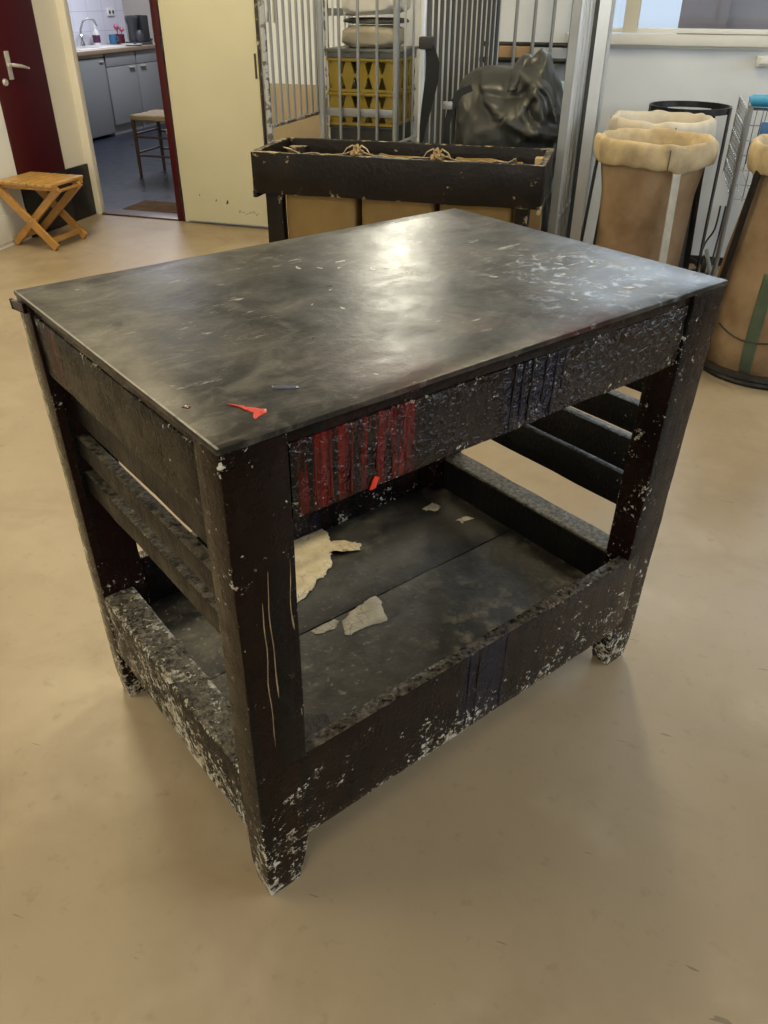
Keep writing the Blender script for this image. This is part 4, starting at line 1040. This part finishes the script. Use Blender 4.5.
solidify(obj('stripe', bm, 'green_stripe', s4), .002)['label'] = 'dark green stripe'
bm = new(); add_tube(bm, [on_sack(3.7 + k * .12, .22 - .03 * math.sin(k * .33)) for k in range(14)], .0035, 6); obj('cord', bm, 'cord', s4)
bm = new(); add_lathe(bm, [(.001, 0), (.285, 0), (.29, .012), (.285, .022), (.001, .022)], 40); obj('base_board', bm, 'steel_dark', s4)

# cables on the floor by the wall
for i, (pts, lab) in enumerate((([(.80, 4.50, .006), (.81, 4.50, .05), (.83, 4.53, .14), (.865, 4.54, .22), (.87, 4.555, .35)], 'thin black cable looping up the wall beside the empty stand, upper loop'),
                              ([(.86, 4.34, .006), (.875, 4.40, .02), (.885, 4.47, .08), (.895, 4.53, .19), (.90, 4.555, .35)], 'thin black cable looping up the wall beside the empty stand, lower loop'))):
    P = [Vector(p) for p in pts]; sm = []
    for a in range(len(P) - 1):
        p0, p1, p2, p3 = P[max(a - 1, 0)], P[a], P[a + 1], P[min(a + 2, len(P) - 1)]
        for k in range(6):
            t = k / 6; sm.append(.5 * ((2 * p1) + (p2 - p0) * t + (2 * p0 - 5 * p1 + 4 * p2 - p3) * t * t + (3 * p1 - p0 - 3 * p2 + p3) * t ** 3))
    sm.append(P[-1]); bm = new(); add_tube(bm, sm, .0055, 8); tag(obj('cable', bm, 'rubber'), lab, 'cable')

# shopping trolley at the right edge
ty = 3.62
tl = thing('shopping_trolley', 'chrome wire shopping trolley with a bright blue handle behind the big sack', 'trolley', (0, 0, 0))
bm = new(); add_tube(bm, [(.815, ty, .985), (.825, ty, .99), (1.30, ty, .99), (1.31, ty, .985)], [.022, .026, .026, .022], 14); obj('handle', bm, 'cyan', tl)
for x in (.825, 1.30):
    bm = new(); add_tube(bm, [(x, ty, .97), (x + .004, ty + .02, .60), (x + .01, ty + .06, .28), (x + .012, ty + .12, .14)], .012, 10); add_tube(bm, [(x + .012, ty + .12, .14), (x + .012, ty + .80, .12)], .012, 10); obj('frame_post', bm, 'galv_dull', tl)
    for y in (ty + .12, ty + .78):
        bm = new(); add_tube(bm, [(x, y, .05), (x + .024, y, .05)], .05, 18); w_ = obj('wheel', bm, 'rubber', tl)
        bm = new(); add_box(bm, x + .004, x + .020, y - .012, y + .012, .04, .13, .002); obj('fork', bm, 'galv_dull', w_)
bm = new()
for k in range(10):
    x = .835 + .05 * k; add_tube(bm, [(x, ty + .03, .955), (x, ty + .05, .55)], .0028, 6)
for k in range(7):
    z = .56 + .065 * k; add_tube(bm, [(.83, ty + .05 - (z - .55) * .05, z), (1.295, ty + .05 - (z - .55) * .05, z)], .0028, 6)
add_tube(bm, [(.83, ty + .03, .955), (1.295, ty + .03, .955)], .005, 8)
obj('basket_back', bm, 'chrome', tl)
for x in (.83, 1.295):
    bm = new()
    for k in range(11):
        y = ty + .03 + .075 * k; add_tube(bm, [(x, y, .94), (x, y, .56)], .0028, 6)
    for k in range(6):
        z = .56 + .075 * k; add_tube(bm, [(x, ty + .04, z), (x, ty + .80, z)], .0028, 6)
    obj('basket_side', bm, 'chrome', tl)
bm = new()
for k in range(10): add_tube(bm, [(.835 + .05 * k, ty + .04, .555), (.835 + .05 * k, ty + .80, .555)], .0028, 6)
for k in range(10): add_tube(bm, [(.835 + .05 * k, ty + .80, .555), (.835 + .05 * k, ty + .80, .93)], .0028, 6)
obj('basket_floor', bm, 'chrome', tl)
bm = new(); add_box(bm, .885, 1.27, ty - .004, ty + .012, .77, .905, .008); obj('seat_flap', bm, 'navy', tl)

# ------------------------------------------------------------------ lights
def area(name, loc, size, sy, power, col, target=None, rot=None):
    l = bpy.data.lights.new(name, 'AREA'); l.shape = 'RECTANGLE'; l.size = size; l.size_y = sy; l.energy = power; l.color = col
    o = bpy.data.objects.new(name, l); C.objects.link(o); o.location = loc
    if target is not None:
        d_ = Vector(target) - Vector(loc); o.rotation_euler = d_.to_track_quat('-Z', 'Y').to_euler()
    elif rot: o.rotation_euler = rot
    return o
# daylight through the back windows; side and front lights are added
area('window_daylight', ((SL[0] + W1[1]) / 2, YB + .45, 2.25), W1[1] - SL[0], .9, 62, (.80, .90, 1.0), target=(1.0, 1.0, .6))
area('high_window_daylight', ((W0[0] + W0[1]) / 2, YB + .22, 2.22), .36, 1.0, 48, (1.0, .90, .70), target=(-.8, .5, 1.2))
area('added_side_light', (XR + .45, (WR[0] + WR[1]) / 2, 2.1), WR[1] - WR[0], 1.4, 175, (.84, .92, 1.0), target=(.2, 2.2, .5))
area('added_front_light', (.2, YF - .45, 2.1), WF[1] - WF[0], 1.4, 125, (1.0, .93, .80), target=(.2, 1.0, .4))
# ceiling fluorescents
WARM = (1.0, .84, .53)
def lamp(x, y, p, along='y', col=WARM):
    area('ceiling_tube_light', (x, y, ZC - .09), .16, 1.25, p, col, rot=(0, 0, 0 if along == 'y' else PI / 2))
    lt = thing('ceiling_light', 'long ceiling light fitting with a bare tube', 'ceiling light', (x, y, ZC - .06), 0 if along == 'y' else PI / 2, 'fluorescent ceiling lights')
    bm = new(); add_box(bm, -.09, .09, -.66, .66, -.0, .055, .006); obj('housing', bm, 'plastic_white', lt)
lamp(-2.4, 2.6, 62); lamp(-2.3, -.6, 46); lamp(.2, 2.9, 34); lamp(.4, -1.2, 16); lamp(2.6, .6, 14, col=(1, .95, .9))
area('added_kitchen_light', (-4.6, 7.6, 2.7), .3, 1.4, 92, (.86, .89, 1.0), rot=(0, 0, 0))  # light added to brighten the kitchen, no fitting modelled

wld = bpy.data.worlds.new('sky'); bpy.context.scene.world = wld; wld.use_nodes = True
nt = wld.node_tree; nt.nodes.clear()
bg = N(nt, 'ShaderNodeBackground'); ow = N(nt, 'ShaderNodeOutputWorld'); setin(bg, Color=(.72, .84, 1.0, 1), Strength=1.0); link(nt, bg.outputs[0], ow.inputs[0])

# ------------------------------------------------------------------ camera
cam = bpy.data.cameras.new('camera'); co = bpy.data.objects.new('camera', cam); C.objects.link(co)
CAMLOC = (0.41703, -0.70736, 1.38833)
CAMM = ((0.955508, 0.294940, 0.003808), (-0.164432, 0.521899, 0.837009), (-0.244880, 0.800395, -0.547176))
co.matrix_world = Matrix(((CAMM[0][0], CAMM[1][0], -CAMM[2][0], CAMLOC[0]), (CAMM[0][1], CAMM[1][1], -CAMM[2][1], CAMLOC[1]), (CAMM[0][2], CAMM[1][2], -CAMM[2][2], CAMLOC[2]), (0, 0, 0, 1)))
cam.sensor_fit = 'VERTICAL'; cam.sensor_height = 24.0; cam.sensor_width = 18.0; cam.lens = 793.36 / 1024 * 24.0; cam.clip_start = .02
sc = bpy.context.scene; sc.camera = co
sc.view_settings.view_transform = 'Standard'; sc.view_settings.look = 'None'; sc.view_settings.gamma = 1.0; sc.view_settings.use_curve_mapping = False
sc.view_settings.exposure = 0.0
